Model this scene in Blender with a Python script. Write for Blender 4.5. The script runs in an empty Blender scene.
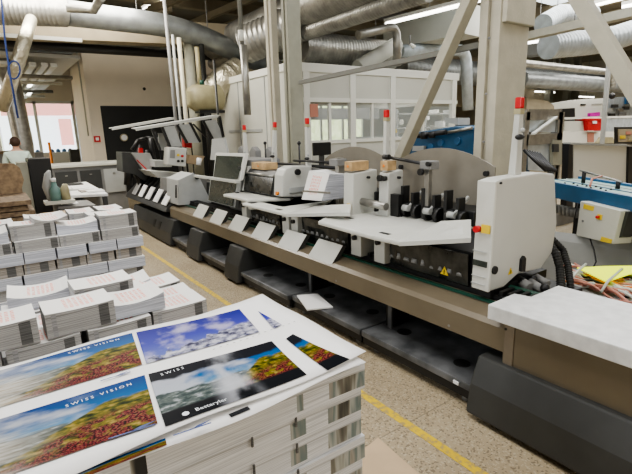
import bpy, bmesh, math, random
from mathutils import Vector, Matrix
random.seed(7)
C = bpy.context.scene.collection
D = bpy.data
PI = math.pi
# ------------------------------------------------------------------ camera solve (world: Y runs along the machine line)
F = 456.0; CH = 1.7
def _n(v):
    h = math.sqrt(sum(c*c for c in v)); return tuple(c/h for c in v)
def _d(a, b): return sum(x*y for x, y in zip(a, b))
UP = _n((-(375-316), -(2200-237), -F))
YA = (-15-316, 142-237, F); _k = _d(YA, UP); YA = _n(tuple(a-_k*b for a, b in zip(YA, UP)))
XA = (YA[1]*UP[2]-YA[2]*UP[1], YA[2]*UP[0]-YA[0]*UP[2], YA[0]*UP[1]-YA[1]*UP[0])
if XA[0] < 0: XA = tuple(-a for a in XA)
def ray(px, py):
    d = (px-316, py-237, F); return (_d(d, XA), _d(d, YA), _d(d, UP))
def gz(px, py, z=0.0):
    r = ray(px, py); t = (z-CH)/r[2]; return Vector((r[0]*t, r[1]*t, z))
def gx(px, py, x):
    r = ray(px, py); t = x/r[0]; return Vector((x, r[1]*t, CH+r[2]*t))
def gy(px, py, y):
    r = ray(px, py); t = y/r[1]; return Vector((r[0]*t, y, CH+r[2]*t))
cam = D.objects.new('camera', D.cameras.new('camera')); C.objects.link(cam)
cam.data.sensor_width = 36; cam.data.lens = 36*F/632; cam.data.clip_start = .02; cam.data.clip_end = 200
def w_of(ix, iy, iz):   # image axes -> world
    return Vector((ix*XA[0]+iy*XA[1]+iz*XA[2], ix*YA[0]+iy*YA[1]+iz*YA[2], ix*UP[0]+iy*UP[1]+iz*UP[2]))
cx, cy, cz = w_of(1, 0, 0), w_of(0, -1, 0), w_of(0, 0, -1)
cam.matrix_world = Matrix(((cx.x, cy.x, cz.x, 0), (cx.y, cy.y, cz.y, 0), (cx.z, cy.z, cz.z, CH), (0, 0, 0, 1)))
bpy.context.scene.camera = cam

# ------------------------------------------------------------------ materials
def mat(name, col, rough=.5, metal=0., noise=0., nscale=8., col2=None, bump=0., bscale=40., spec=None, emit=None, estr=0., alpha=1., trans=0.):
    m = D.materials.new(name); m.use_nodes = True; nt = m.node_tree; b = nt.nodes['Principled BSDF']
    b.inputs['Base Color'].default_value = (*col, 1); b.inputs['Roughness'].default_value = rough; b.inputs['Metallic'].default_value = metal
    if spec is not None: b.inputs['Specular IOR Level'].default_value = spec
    tc = nt.nodes.new('ShaderNodeTexCoord')
    if noise or col2:
        n = nt.nodes.new('ShaderNodeTexNoise'); n.inputs['Scale'].default_value = nscale; n.inputs['Detail'].default_value = 5
        nt.links.new(tc.outputs['Object'], n.inputs['Vector'])
        r = nt.nodes.new('ShaderNodeValToRGB')
        c2 = col2 if col2 else tuple(max(0, c*(1-noise)) for c in col)
        r.color_ramp.elements[0].position = .35; r.color_ramp.elements[1].position = .65
        r.color_ramp.elements[0].color = (*c2, 1); r.color_ramp.elements[1].color = (*col, 1)
        nt.links.new(n.outputs['Fac'], r.inputs['Fac']); nt.links.new(r.outputs['Color'], b.inputs['Base Color'])
    if bump:
        n2 = nt.nodes.new('ShaderNodeTexNoise'); n2.inputs['Scale'].default_value = bscale
        nt.links.new(tc.outputs['Object'], n2.inputs['Vector'])
        bp = nt.nodes.new('ShaderNodeBump'); bp.inputs['Strength'].default_value = bump; bp.inputs['Distance'].default_value = .02
        nt.links.new(n2.outputs['Fac'], bp.inputs['Height']); nt.links.new(bp.outputs['Normal'], b.inputs['Normal'])
    if emit: b.inputs['Emission Color'].default_value = (*emit, 1); b.inputs['Emission Strength'].default_value = estr
    if alpha < 1: b.inputs['Alpha'].default_value = alpha
    if trans: b.inputs['Transmission Weight'].default_value = trans
    return m
def nd(nt, t, **kw):
    n = nt.nodes.new(t)
    for k, v in kw.items():
        if k in n.inputs.keys(): n.inputs[k].default_value = v
        else: setattr(n, k, v)
    return n
def ramp(nt, fac, stops, interp='LINEAR'):
    r = nt.nodes.new('ShaderNodeValToRGB'); r.color_ramp.interpolation = interp
    e = r.color_ramp.elements
    while len(e) < len(stops): e.new(.5)
    for i, (p, c) in enumerate(stops): e[i].position = p; e[i].color = (*c, 1) if len(c) == 3 else c
    nt.links.new(fac, r.inputs['Fac']); return r.outputs['Color']
def mixc(nt, fac, a, b):
    m = nt.nodes.new('ShaderNodeMix'); m.data_type = 'RGBA'
    for sock, v in ((m.inputs[0], fac), (m.inputs[6], a), (m.inputs[7], b)):
        if isinstance(v, (int, float)): sock.default_value = v
        elif isinstance(v, tuple): sock.default_value = (*v, 1)
        else: nt.links.new(v, sock)
    return m.outputs[2]
def math_(nt, op, a, b=None):
    m = nt.nodes.new('ShaderNodeMath'); m.operation = op
    for i, v in enumerate((a, b)):
        if v is None: continue
        if isinstance(v, (int, float)): m.inputs[i].default_value = v
        else: nt.links.new(v, m.inputs[i])
    return m.outputs[0]

M = {}
M['white'] = mat('white_paint', (.56, .565, .53), .38, noise=.06, nscale=3)
M['tray'] = mat('tray_white', (.64, .645, .60), .35, noise=.1, nscale=5)
M['tabletop'] = mat('tabletop_white', (.70, .71, .71), .42, noise=.16, nscale=14)
M['lightgrey'] = mat('light_grey_paint', (.40, .41, .40), .45, noise=.08)
M['midgrey'] = mat('mid_grey_paint', (.24, .24, .235), .5, noise=.1)
M['darkgrey'] = mat('anthracite_paint', (.052, .054, .053), .48, noise=.25, nscale=4)
M['tray_dark'] = mat('grubby_dark_steel', (.15, .155, .16), .36, col2=(.05, .053, .056), nscale=6)
M['black'] = mat('black_parts', (.012, .012, .012), .45)
M['rubber'] = mat('black_rubber', (.02, .02, .018), .7, bump=.3)
M['beam'] = mat('taupe_paint', (.175, .145, .10), .34, noise=.18, nscale=3)
M['beamtop'] = mat('taupe_top', (.24, .20, .15), .45, noise=.2, nscale=5)
M['green'] = mat('green_rail', (.01, .07, .045), .4)
M['glass_dark'] = mat('smoked_guard', (.014, .015, .014), .1, col2=(.055, .055, .048), nscale=9)
M['steel'] = mat('brushed_steel', (.42, .41, .38), .35, .8, noise=.25, nscale=10)
M['plate'] = mat('plate_steel', (.27, .25, .21), .42, .3, noise=.12, nscale=6)
M['duct'] = mat('galvanised_duct', (.46, .45, .41), .38, .7, noise=.35, nscale=5)
M['duct_dark'] = mat('dull_duct', (.38, .40, .40), .42, .6, noise=.3, nscale=4)
M['duct_blue'] = mat('pale_duct', (.62, .68, .72), .4, .4, noise=.2, nscale=6)
M['foil'] = mat('silver_foil_duct', (.62, .58, .46), .28, .85, bump=1., bscale=22)
M['column'] = mat('painted_concrete', (.52, .49, .40), .7, noise=.12, nscale=6, bump=.15)
M['column2'] = mat('grey_green_column', (.32, .315, .25), .6, noise=.1)
M['brace'] = mat('brace_paint', (.45, .43, .35), .6, noise=.1)
M['rail_grey'] = mat('grey_rail_paint', (.17, .17, .15), .5)
M['girder'] = mat('girder_concrete', (.34, .29, .20), .8, noise=.15, nscale=3)
M['beige'] = mat('beige_wall', (.78, .70, .57), .8, noise=.05, nscale=2)
M['annex'] = mat('annex_ceiling', (.60, .60, .57), .8)
M['panel'] = mat('cabin_panel', (.58, .58, .52), .6, noise=.05, nscale=2)
M['frame'] = mat('cabin_frame', (.74, .74, .68), .5)
M['doorblack'] = mat('black_door', (.012, .013, .013), .5)
M['red'] = mat('red_plastic', (.55, .015, .02), .35)
M['yellow'] = mat('yellow_plastic', (.75, .55, .04), .4)
M['orange'] = mat('orange_plastic', (.8, .25, .03), .4)
M['neon'] = mat('neon_yellow_board', (.72, .85, .0), .5, noise=.05, emit=(.75, .85, 0), estr=.8)  # emission added to brighten the board, though it is no lamp
M['wood'] = mat('pale_wood', (.58, .40, .21), .65, noise=.3, nscale=14)
M['pallet'] = mat('pallet_wood', (.30, .21, .12), .8, noise=.4, nscale=10)
M['cardboard'] = mat('cardboard', (.50, .38, .25), .85, noise=.1, nscale=5)
M['blue'] = mat('blue_enamel', (.02, .10, .21), .4, noise=.2, nscale=5)
M['blue2'] = mat('bright_blue_enamel', (.03, .13, .28), .4, noise=.2)
M['tealtop'] = mat('pale_teal_belt', (.30, .44, .40), .5, noise=.15)
M['paper'] = mat('white_paper', (.80, .80, .80), .6)
M['lamp'] = mat('tube_glow', (1, 1, 1), .5, emit=(1, .97, .9), estr=5)
M['sky_panel'] = mat('skylight_glazing', (.9, .95, 1), .4, emit=(.85, .95, 1), estr=1.4)
M['cream'] = mat('cream_tank', (.40, .36, .22), .45, noise=.15)
M['pipe'] = mat('pale_pipe', (.52, .49, .38), .45)
M['pipe_dark'] = mat('dark_pipe', (.03, .03, .028), .4)
M['brownsheet'] = mat('brown_board', (.10, .065, .04), .75, col2=(.24, .17, .10), nscale=18)
M['copper'] = mat('pinkish_cable', (.5, .22, .16), .5)
M['cablewhite'] = mat('grey_cable', (.55, .58, .52), .5)
M['skin'] = mat('skin', (.55, .33, .24), .6)
M['hair'] = mat('dark_brown_hair', (.05, .025, .015), .7)
M['shirt'] = mat('pale_mint_shirt', (.62, .74, .68), .8, noise=.1)
M['trouser'] = mat('dark_trousers', (.03, .035, .05), .8)
M['ink'] = mat('navy_ink', (.02, .05, .2), .4)
M['whiteink'] = mat('white_ink', (.75, .8, .85), .4)
M['photoblack'] = mat('black_ink', (.012, .014, .018), .22)
M['screen'] = mat('screen', (.05, .06, .05), .2, noise=.4, nscale=30)
M['magenta'] = mat('magenta_plastic', (.6, .02, .4), .4)
M['glass'] = mat('window_glass', (.85, .92, .9), .05, alpha=.18)
M['foliage'] = mat('garden_green', (.30, .42, .12), .9, col2=(.75, .78, .55), nscale=3, emit=(.66, .72, .42), estr=1.3)  # emission stands in for daylight on the leaves
M['redwall'] = mat('red_facade', (.75, .3, .28), .8, emit=(.9, .42, .40), estr=.9)  # glows in place of daylight on the cladding
M['greywall'] = mat('pale_facade', (.7, .74, .8), .8, emit=(.8, .86, .95), estr=1.6)  # daylight on facade and yard is put in as emission
M['ceil'] = mat('ceiling_paint', (.20, .175, .13), .85, noise=.15, nscale=2)
M['teal'] = mat('teal_bottle', (.16, .27, .25), .3)

def floor_mat():
    m = D.materials.new('terrazzo_floor'); m.use_nodes = True; nt = m.node_tree; b = nt.nodes['Principled BSDF']
    tc = nd(nt, 'ShaderNodeTexCoord'); v = tc.outputs['Object']
    big = nd(nt, 'ShaderNodeTexNoise', Scale=1.3, Detail=4.); nt.links.new(v, big.inputs['Vector'])
    c = ramp(nt, big.outputs['Fac'], [(.3, (.30, .24, .155)), (.7, (.40, .335, .23))])
    sp = nd(nt, 'ShaderNodeTexVoronoi', Scale=110.); nt.links.new(v, sp.inputs['Vector'])
    hue = nd(nt, 'ShaderNodeSeparateColor'); nt.links.new(sp.outputs['Color'], hue.inputs[0])
    f = ramp(nt, hue.outputs[0], [(0, (1, 1, 1)), (.2, (0, 0, 0))], 'CONSTANT')
    c = mixc(nt, math_(nt, 'MULTIPLY', f, .6), c, (.10, .08, .055))
    f2 = ramp(nt, hue.outputs[1], [(0, (1, 1, 1)), (.2, (0, 0, 0))], 'CONSTANT')
    c = mixc(nt, math_(nt, 'MULTIPLY', f2, .35), c, (.58, .52, .40))
    # slab joints
    sx = nd(nt, 'ShaderNodeSeparateXYZ'); nt.links.new(v, sx.inputs[0])
    for ax, per in ((0, 1.5), (1, 1.5)):
        fr = math_(nt, 'FRACT', math_(nt, 'DIVIDE', math_(nt, 'ADD', sx.outputs[ax], 60.35), per))
        ln = math_(nt, 'LESS_THAN', fr, .006)
        c = mixc(nt, math_(nt, 'MULTIPLY', ln, .5), c, (.12, .1, .07))
    nt.links.new(c, b.inputs['Base Color']); b.inputs['Roughness'].default_value = .5
    b.inputs['Specular IOR Level'].default_value = .35
    return m
def tape_mat():
    m = D.materials.new('worn_yellow_line'); m.use_nodes = True; nt = m.node_tree; b = nt.nodes['Principled BSDF']
    tc = nd(nt, 'ShaderNodeTexCoord'); n = nd(nt, 'ShaderNodeTexNoise', Scale=30., Detail=6.); nt.links.new(tc.outputs['Object'], n.inputs['Vector'])
    c = ramp(nt, n.outputs['Fac'], [(.40, (.40, .30, .12)), (.5, (.62, .44, .03)), (.7, (.70, .52, .03))])
    nt.links.new(c, b.inputs['Base Color']); b.inputs['Roughness'].default_value = .6; return m
def page_mat(name, base, dark, scale, streak=0.):
    m = D.materials.new(name); m.use_nodes = True; nt = m.node_tree; b = nt.nodes['Principled BSDF']
    tc = nd(nt, 'ShaderNodeTexCoord'); mp = nd(nt, 'ShaderNodeMapping'); mp.inputs['Scale'].default_value = (3, 3, scale)
    nt.links.new(tc.outputs['Object'], mp.inputs['Vector'])
    n = nd(nt, 'ShaderNodeTexNoise', Scale=1., Detail=3.); nt.links.new(mp.outputs[0], n.inputs['Vector'])
    c = ramp(nt, n.outputs['Fac'], [(.35, dark), (.6, base)])
    nt.links.new(c, b.inputs['Base Color']); b.inputs['Roughness'].default_value = .7
    bp = nd(nt, 'ShaderNodeBump', Strength=.5, Distance=.004); nt.links.new(n.outputs['Fac'], bp.inputs['Height']); nt.links.new(bp.outputs[0], b.inputs['Normal'])
    return m
def cover_mat():
    m = D.materials.new('red_printed_cover'); m.use_nodes = True; nt = m.node_tree; b = nt.nodes['Principled BSDF']
    tc = nd(nt, 'ShaderNodeTexCoord'); sx = nd(nt, 'ShaderNodeSeparateXYZ'); nt.links.new(tc.outputs['UV'], sx.inputs[0])
    u, v = sx.outputs[0], sx.outputs[1]
    def band(a, lo, hi): return math_(nt, 'MULTIPLY', math_(nt, 'GREATER_THAN', a, lo), math_(nt, 'LESS_THAN', a, hi))
    cols = math_(nt, 'LESS_THAN', math_(nt, 'FRACT', math_(nt, 'MULTIPLY', u, 13.)), .62)
    n = nd(nt, 'ShaderNodeTexNoise', Scale=26., Detail=3.); nt.links.new(tc.outputs['UV'], n.inputs['Vector'])
    rag = math_(nt, 'GREATER_THAN', n.outputs['Fac'], .43)
    rows = math_(nt, 'LESS_THAN', math_(nt, 'FRACT', math_(nt, 'MULTIPLY', v, 9.)), .72)
    area = math_(nt, 'MULTIPLY', band(u, .30, .74), band(v, .18, .86))
    f = math_(nt, 'MULTIPLY', math_(nt, 'MULTIPLY', math_(nt, 'MULTIPLY', cols, rag), rows), area)
    c = mixc(nt, math_(nt, 'MULTIPLY', f, .8), (.76, .75, .73), (.80, .20, .13))
    nt.links.new(c, b.inputs['Base Color']); b.inputs['Roughness'].default_value = .55; return m
def side_mat():
    """cut edges of the near printed stack: white layers with coloured image blocks"""
    m = D.materials.new('stack_cut_edges'); m.use_nodes = True; nt = m.node_tree; b = nt.nodes['Principled BSDF']
    tc = nd(nt, 'ShaderNodeTexCoord'); sx = nd(nt, 'ShaderNodeSeparateXYZ'); nt.links.new(tc.outputs['Object'], sx.inputs[0])
    x, y, z = sx.outputs
    lay = math_(nt, 'FRACT', math_(nt, 'ADD', math_(nt, 'DIVIDE', z, .088), math_(nt, 'MULTIPLY', math_(nt, 'ADD', x, y), .35)))
    inlay = math_(nt, 'LESS_THAN', lay, .60)
    mp = nd(nt, 'ShaderNodeMapping'); mp.inputs['Scale'].default_value = (17, 17, 2); nt.links.new(tc.outputs['Object'], mp.inputs['Vector'])
    n = nd(nt, 'ShaderNodeTexNoise', Scale=1., Detail=3.); nt.links.new(mp.outputs[0], n.inputs['Vector'])
    colr = ramp(nt, n.outputs['Fac'], [(.30, (.03, .03, .03)), (.42, (.19, .18, .15)), (.5, (.45, .46, .43)), (.58, (.16, .21, .21)), (.66, (.36, .34, .30)), (.75, (.12, .12, .11))])
    n3 = nd(nt, 'ShaderNodeTexNoise', Scale=1., Detail=1.); mp3 = nd(nt, 'ShaderNodeMapping'); mp3.inputs['Scale'].default_value = (5.5, 7, 0); mp3.inputs['Location'].default_value = (.4, .2, 0)
    nt.links.new(tc.outputs['Object'], mp3.inputs['Vector']); nt.links.new(mp3.outputs[0], n3.inputs['Vector'])
    right = math_(nt, 'GREATER_THAN', x, .52)
    zone = math_(nt, 'MAXIMUM', right, math_(nt, 'GREATER_THAN', n3.outputs['Fac'], .6))
    f = math_(nt, 'MULTIPLY', inlay, zone)
    mp2 = nd(nt, 'ShaderNodeMapping'); mp2.inputs['Scale'].default_value = (3, 3, 420); nt.links.new(tc.outputs['Object'], mp2.inputs['Vector'])
    n2 = nd(nt, 'ShaderNodeTexNoise', Scale=1., Detail=3.); nt.links.new(mp2.outputs[0], n2.inputs['Vector'])
    wh = ramp(nt, n2.outputs['Fac'], [(.35, (.50, .51, .53)), (.62, (.80, .81, .83))])
    c = mixc(nt, f, wh, colr)
    edge = math_(nt, 'LESS_THAN', math_(nt, 'ABSOLUTE', math_(nt, 'SUBTRACT', lay, .62)), .03)
    c = mixc(nt, math_(nt, 'MULTIPLY', edge, .5), c, (.3, .3, .3))
    nt.links.new(c, b.inputs['Base Color']); b.inputs['Roughness'].default_value = .6; return m
def landscape_mat(name, kind):
    """printed calendar photograph; UV u across, v up"""
    m = D.materials.new(name); m.use_nodes = True; nt = m.node_tree; b = nt.nodes['Principled BSDF']
    tc = nd(nt, 'ShaderNodeTexCoord'); uv = tc.outputs['UV']; sx = nd(nt, 'ShaderNodeSeparateXYZ'); nt.links.new(uv, sx.inputs[0]); u, v = sx.outputs[0], sx.outputs[1]
    def noise(s, d=5., loc=0., sc=(1, 1, 1)):
        mp = nd(nt, 'ShaderNodeMapping'); mp.inputs['Location'].default_value = (loc, loc*.7, 0); mp.inputs['Scale'].default_value = sc
        nt.links.new(uv, mp.inputs['Vector']); n = nd(nt, 'ShaderNodeTexNoise', Scale=s, Detail=d); nt.links.new(mp.outputs[0], n.inputs['Vector']); return n.outputs['Fac']
    def smooth(a, lo, hi):
        r = nd(nt, 'ShaderNodeMapRange'); r.interpolation_type = 'SMOOTHSTEP'
        r.inputs['From Min'].default_value = lo; r.inputs['From Max'].default_value = hi; nt.links.new(a, r.inputs['Value']); return r.outputs[0]
    if kind == 'snow':
        sky = ramp(nt, v, [(0, (.20, .26, .66)), (.5, (.07, .08, .50)), (1, (.025, .03, .32))])
        cl = smooth(noise(2.2, 7., 1., (1.6, 1, 1)), .44, .66)
        c = mixc(nt, math_(nt, 'MULTIPLY', cl, .8), sky, (.72, .68, .88))
        ridge = math_(nt, 'ADD', math_(nt, 'ADD', math_(nt, 'MULTIPLY', u, .38), math_(nt, 'MULTIPLY', noise(6., 8., 3., (2, 1, 1)), .5)), -.16)
        mt = smooth(math_(nt, 'SUBTRACT', ridge, v), -.02, .03)
        rock = ramp(nt, noise(9., 9., 5., (1.6, 1.2, 1)), [(.36, (.06, .06, .12)), (.5, (.42, .43, .55)), (.62, (.80, .80, .88))])
        c = mixc(nt, mt, c, rock)
    else:
        sky = ramp(nt, v, [(.45, (.10, .38, .60)), (.7, (.01, .15, .42)), (1, (.005, .06, .26))])
        cl = smooth(math_(nt, 'SUBTRACT', noise(3.5, 7., 2.), math_(nt, 'MULTIPLY', u, .50)), .16, .42)
        c = mixc(nt, math_(nt, 'MULTIPLY', cl, .85), sky, (.70, .72, .75))
        # far snowy hills
        r0 = math_(nt, 'ADD', math_(nt, 'MULTIPLY', noise(7., 6., 4.), .3), .38)
        c = mixc(nt, math_(nt, 'MULTIPLY', smooth(math_(nt, 'SUBTRACT', r0, v), -.02, .03), 1.), c, ramp(nt, noise(9., 8., 8., (1.5, 2, 1)), [(.4, (.06, .09, .09)), (.55, (.18, .22, .2)), (.68, (.62, .66, .68))]))
        # near green hill, rising to the right
        hill = math_(nt, 'ADD', math_(nt, 'MULTIPLY', smooth(u, .32, .85), .56), math_(nt, 'MULTIPLY', noise(4., 4., 6.), .22))
        hm = smooth(math_(nt, 'SUBTRACT', hill, v), -.01, .03)
        g = ramp(nt, noise(9., 10., 9., (1.7, 1.6, 1)), [(.34, (.015, .025, .005)), (.44, (.08, .10, .01)), (.53, (.26, .21, .02)), (.66, (.55, .40, .10))])
        c = mixc(nt, hm, c, g)
        fl = noise(46., 9., 11., (1.8, .9, 1))
        low0 = math_(nt, 'MULTIPLY', smooth(math_(nt, 'SUBTRACT', math_(nt, 'MULTIPLY', hill, .72), v), -.04, .08), smooth(u, .30, .5))
        low = math_(nt, 'MULTIPLY', low0, smooth(noise(7., 5., 17., (1.8, 1, 1)), .40, .52))
        rd = ramp(nt, fl, [(.36, (.012, .010, .008)), (.46, (.07, .008, .012)), (.52, (.26, .02, .035)), (.57, (.36, .09, .07)), (.63, (.15, .12, .03)), (.72, (.45, .34, .18))])
        c = mixc(nt, low, c, rd)
        if kind == 'valley':    # window glare on the left, painted into the print as pale streaks
            glare = math_(nt, 'MULTIPLY', smooth(math_(nt, 'SUBTRACT', .62, u), -.08, .35), smooth(math_(nt, 'SUBTRACT', .8, v), -.05, .2))
            glare2 = math_(nt, 'MULTIPLY', glare, smooth(noise(3.2, 5., 14., (1, 1.6, 1)), .26, .5))
            c = mixc(nt, glare2, c, ramp(nt, noise(9., 5., 15., (1, 3, 1)), [(.3, (.45, .38, .26)), (.55, (.82, .78, .68)), (1, (.86, .84, .78))]))
            dk = math_(nt, 'MULTIPLY', smooth(math_(nt, 'SUBTRACT', .16, u), 0., .16), smooth(math_(nt, 'SUBTRACT', .42, v), 0., .3))
            c = mixc(nt, math_(nt, 'MULTIPLY', dk, .7), c, (.10, .12, .05))
        else:                  # black border cover
            cloud = math_(nt, 'MULTIPLY', smooth(noise(2.6, 5., 21., (1.6, .6, 1)), .40, .66), smooth(math_(nt, 'ABSOLUTE', math_(nt, 'SUBTRACT', u, .52)), .20, .02))
            c = mixc(nt, math_(nt, 'MULTIPLY', cloud, .8), c, (.72, .74, .78))
            bl = math_(nt, 'ADD', math_(nt, 'MULTIPLY', u, -.0), .24)
            c = mixc(nt, smooth(math_(nt, 'SUBTRACT', bl, v), 0., .05), c, (.012, .014, .018))
            top = smooth(math_(nt, 'SUBTRACT', v, math_(nt, 'ADD', math_(nt, 'MULTIPLY', noise(5., 5., 31.), .2), .66)), 0., .06)
            c = mixc(nt, top, c, (.02, .022, .03))
            c = mixc(nt, math_(nt, 'MULTIPLY', cloud, .7), c, (.72, .74, .78))
    mm_ = nd(nt, 'ShaderNodeMix', data_type='RGBA', blend_type='MULTIPLY'); mm_.inputs[0].default_value = 1.; nt.links.new(c, mm_.inputs[6]); mm_.inputs[7].default_value = (.60, .60, .62, 1); c = mm_.outputs[2]
    nt.links.new(c, b.inputs['Base Color']); b.inputs['Roughness'].default_value = .4; b.inputs['Specular IOR Level'].default_value = .03
    return m
M['floor'] = floor_mat(); M['tape'] = tape_mat()
M['pages'] = page_mat('page_edges', (.46, .455, .445), (.24, .235, .23), 330)
M['pages_blue'] = page_mat('page_edges_cool', (.62, .64, .70), (.34, .36, .42), 200)
M['pages_warm'] = page_mat('page_edges_warm', (.42, .39, .35), (.19, .17, .15), 260)
M['strap'] = page_mat('dark_cut_band', (.15, .148, .145), (.07, .07, .07), 260)
M['faint'] = page_mat('faint_cut_band', (.38, .38, .39), (.20, .20, .2), 260)
M['cover'] = cover_mat(); M['side'] = side_mat()
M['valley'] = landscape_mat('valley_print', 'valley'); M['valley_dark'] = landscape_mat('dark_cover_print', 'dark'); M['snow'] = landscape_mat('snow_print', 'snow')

# ------------------------------------------------------------------ mesh builders
def org_of(parent):
    p = parent; 
    while p is not None and p.parent is not None: p = p.parent
    return p.location.copy() if p is not None else Vector((0, 0, 0))
class MB:
    def __init__(s): s.bm = bmesh.new(); s.uv = s.bm.loops.layers.uv.new('UVMap')
    def quad(s, pts, uvs=None):
        vs = [s.bm.verts.new(Vector(p)) for p in pts]
        f = s.bm.faces.new(vs)
        if uvs:
            for l, t in zip(f.loops, uvs): l[s.uv].uv = t
        return s
    def hull8(s, b, t):   # b, t: bottom & top rings (same length, same winding)
        n = len(b); vb = [s.bm.verts.new(Vector(p)) for p in b]; vt = [s.bm.verts.new(Vector(p)) for p in t]
        s.bm.faces.new(list(reversed(vb))); s.bm.faces.new(vt)
        for i in range(n): s.bm.faces.new([vb[i], vb[(i+1) % n], vt[(i+1) % n], vt[i]])
        return s
    def box(s, x0, x1, y0, y1, z0, z1):
        return s.hull8([(x0, y0, z0), (x1, y0, z0), (x1, y1, z0), (x0, y1, z0)], [(x0, y0, z1), (x1, y0, z1), (x1, y1, z1), (x0, y1, z1)])
    def prism(s, pts, d):   # polygon pts (3D) extruded by vector d
        d = Vector(d); return s.hull8([Vector(p) for p in pts], [Vector(p)+d for p in pts])
    def tube(s, pts, r, n=12, ridge=0., pitch=.1, caps=True, rn=None):
        pts = [Vector(p) for p in pts]
        if ridge:
            q = []
            for a, b in zip(pts, pts[1:]):
                L = (b-a).length; k = max(1, int(L/pitch))
                for i in range(k):
                    for j, rr in ((0, 1), (.12, 0), (.88, 0)): q.append((a.lerp(b, (i+j)/k), r+ridge if rr else r))
            q.append((pts[-1], r))
            P = [a for a, _ in q]; Rr = [b for _, b in q]
        else: P = pts; Rr = [r]*len(pts) if rn is None else rn
        rings = []; prev = None
        for i, p in enumerate(P):
            a = P[max(0, i-1)]; b = P[min(len(P)-1, i+1)]; t = (b-a)
            if t.length < 1e-7: t = Vector((0, 0, 1))
            t.normalize()
            if prev is None:
                ref = Vector((0, 0, 1)) if abs(t.z) < .9 else Vector((1, 0, 0)); u = t.cross(ref).normalized()
            else:
                u = prev-t*prev.dot(t); u.normalize()
            prev = u; v = t.cross(u)
            rings.append([s.bm.verts.new(p+(u*math.cos(2*PI*k/n)+v*math.sin(2*PI*k/n))*Rr[i]) for k in range(n)])
        for r0, r1 in zip(rings, rings[1:]):
            for k in range(n):
                f = s.bm.faces.new([r0[k], r0[(k+1) % n], r1[(k+1) % n], r1[k]]); f.smooth = True
        if caps: s.bm.faces.new(list(reversed(rings[0]))); s.bm.faces.new(rings[-1])
        return s
    def bar(s, a, b, w, h, up=(0, 0, 1)):   # rectangular bar from a to b
        a, b = Vector(a), Vector(b); t = (b-a).normalized(); u = t.cross(Vector(up)).normalized()*w/2; v = u.cross(t).normalized()*h/2
        return s.hull8([a-u-v, a+u-v, a+u+v, a-u+v], [b-u-v, b+u-v, b+u+v, b-u+v])
    def ball(s, c, r, sc=(1, 1, 1), n=12):
        g = bmesh.ops.create_uvsphere(s.bm, u_segments=n, v_segments=max(6, n//2), radius=r)
        for v in g['verts']: v.co = Vector((v.co.x*sc[0], v.co.y*sc[1], v.co.z*sc[2]))+Vector(c)
        for f in s.bm.faces:
            pass
        for v in g['verts']:
            for f in v.link_faces: f.smooth = True
        return s
    def build(s, name, m, parent=None, bevel=0., kind=None):
        bmesh.ops.recalc_face_normals(s.bm, faces=s.bm.faces)
        if bevel:
            es = [e for e in s.bm.edges if len(e.link_faces) == 2 and e.calc_face_angle(0) > .5]
            bmesh.ops.bevel(s.bm, geom=es, offset=bevel, segments=2, affect='EDGES', profile=.6, clamp_overlap=True)
        me = D.meshes.new(name); 
        if parent is not None:
            off = org_of(parent)
        else:
            xs = [v.co for v in s.bm.verts]
            off = Vector(((min(v.x for v in xs)+max(v.x for v in xs))/2, (min(v.y for v in xs)+max(v.y for v in xs))/2, min(v.z for v in xs)))
        bmesh.ops.translate(s.bm, verts=s.bm.verts, vec=-off)
        s.bm.to_mesh(me); s.bm.free()
        o = D.objects.new(name, me); C.objects.link(o)
        if m is not None: me.materials.append(m if not isinstance(m, str) else M[m])
        if parent is None: o.location = off
        else: o.parent = parent
        if kind: o['kind'] = kind
        return o
def thing(name, label, cat, loc=(0, 0, 0), group=None):
    o = D.objects.new(name, None); C.objects.link(o); o.location = loc; o.empty_display_size = .1
    o['label'] = label; o['category'] = cat
    if group: o['group'] = group
    return o
def tag(o, label, cat, group=None, kind=None):
    o['label'] = label; o['category'] = cat
    if group: o['group'] = group
    if kind: o['kind'] = kind
    return o
def dup(root, loc, rz=0., label=None, group=None):
    r = root.copy(); C.objects.link(r); r.location = loc; r.rotation_euler = (0, 0, rz)
    if label: r['label'] = label
    if group: r['group'] = group
    for ch in root.children:
        c = ch.copy(); C.objects.link(c); c.parent = r
        for g in ch.children:
            d = g.copy(); C.objects.link(d); d.parent = c
    return r
def text(body, name, m, parent, origin, udir, vdir, size, label=None):
    cu = D.curves.new(name, 'FONT'); cu.body = body; cu.size = size; cu.extrude = 0; cu.resolution_u = 2
    o = D.objects.new(name, cu); C.objects.link(o)
    bpy.context.view_layer.update()
    dg = bpy.context.evaluated_depsgraph_get(); me = D.meshes.new_from_object(o.evaluated_get(dg)); D.objects.remove(o)
    u, v = Vector(udir).normalized(), Vector(vdir).normalized(); n = u.cross(v); off = org_of(parent)
    for w in me.vertices: w.co = Vector(origin)+u*w.co.x+v*w.co.y+n*.0015-off
    o = D.objects.new(name, me); C.objects.link(o); me.materials.clear(); me.materials.append(M[m]); o.parent = parent
    if label: o['label'] = label
    return o
def st(name, mb, m, **k): o = mb.build(name, m, None, **k); o['kind'] = 'structure'; return o

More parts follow.
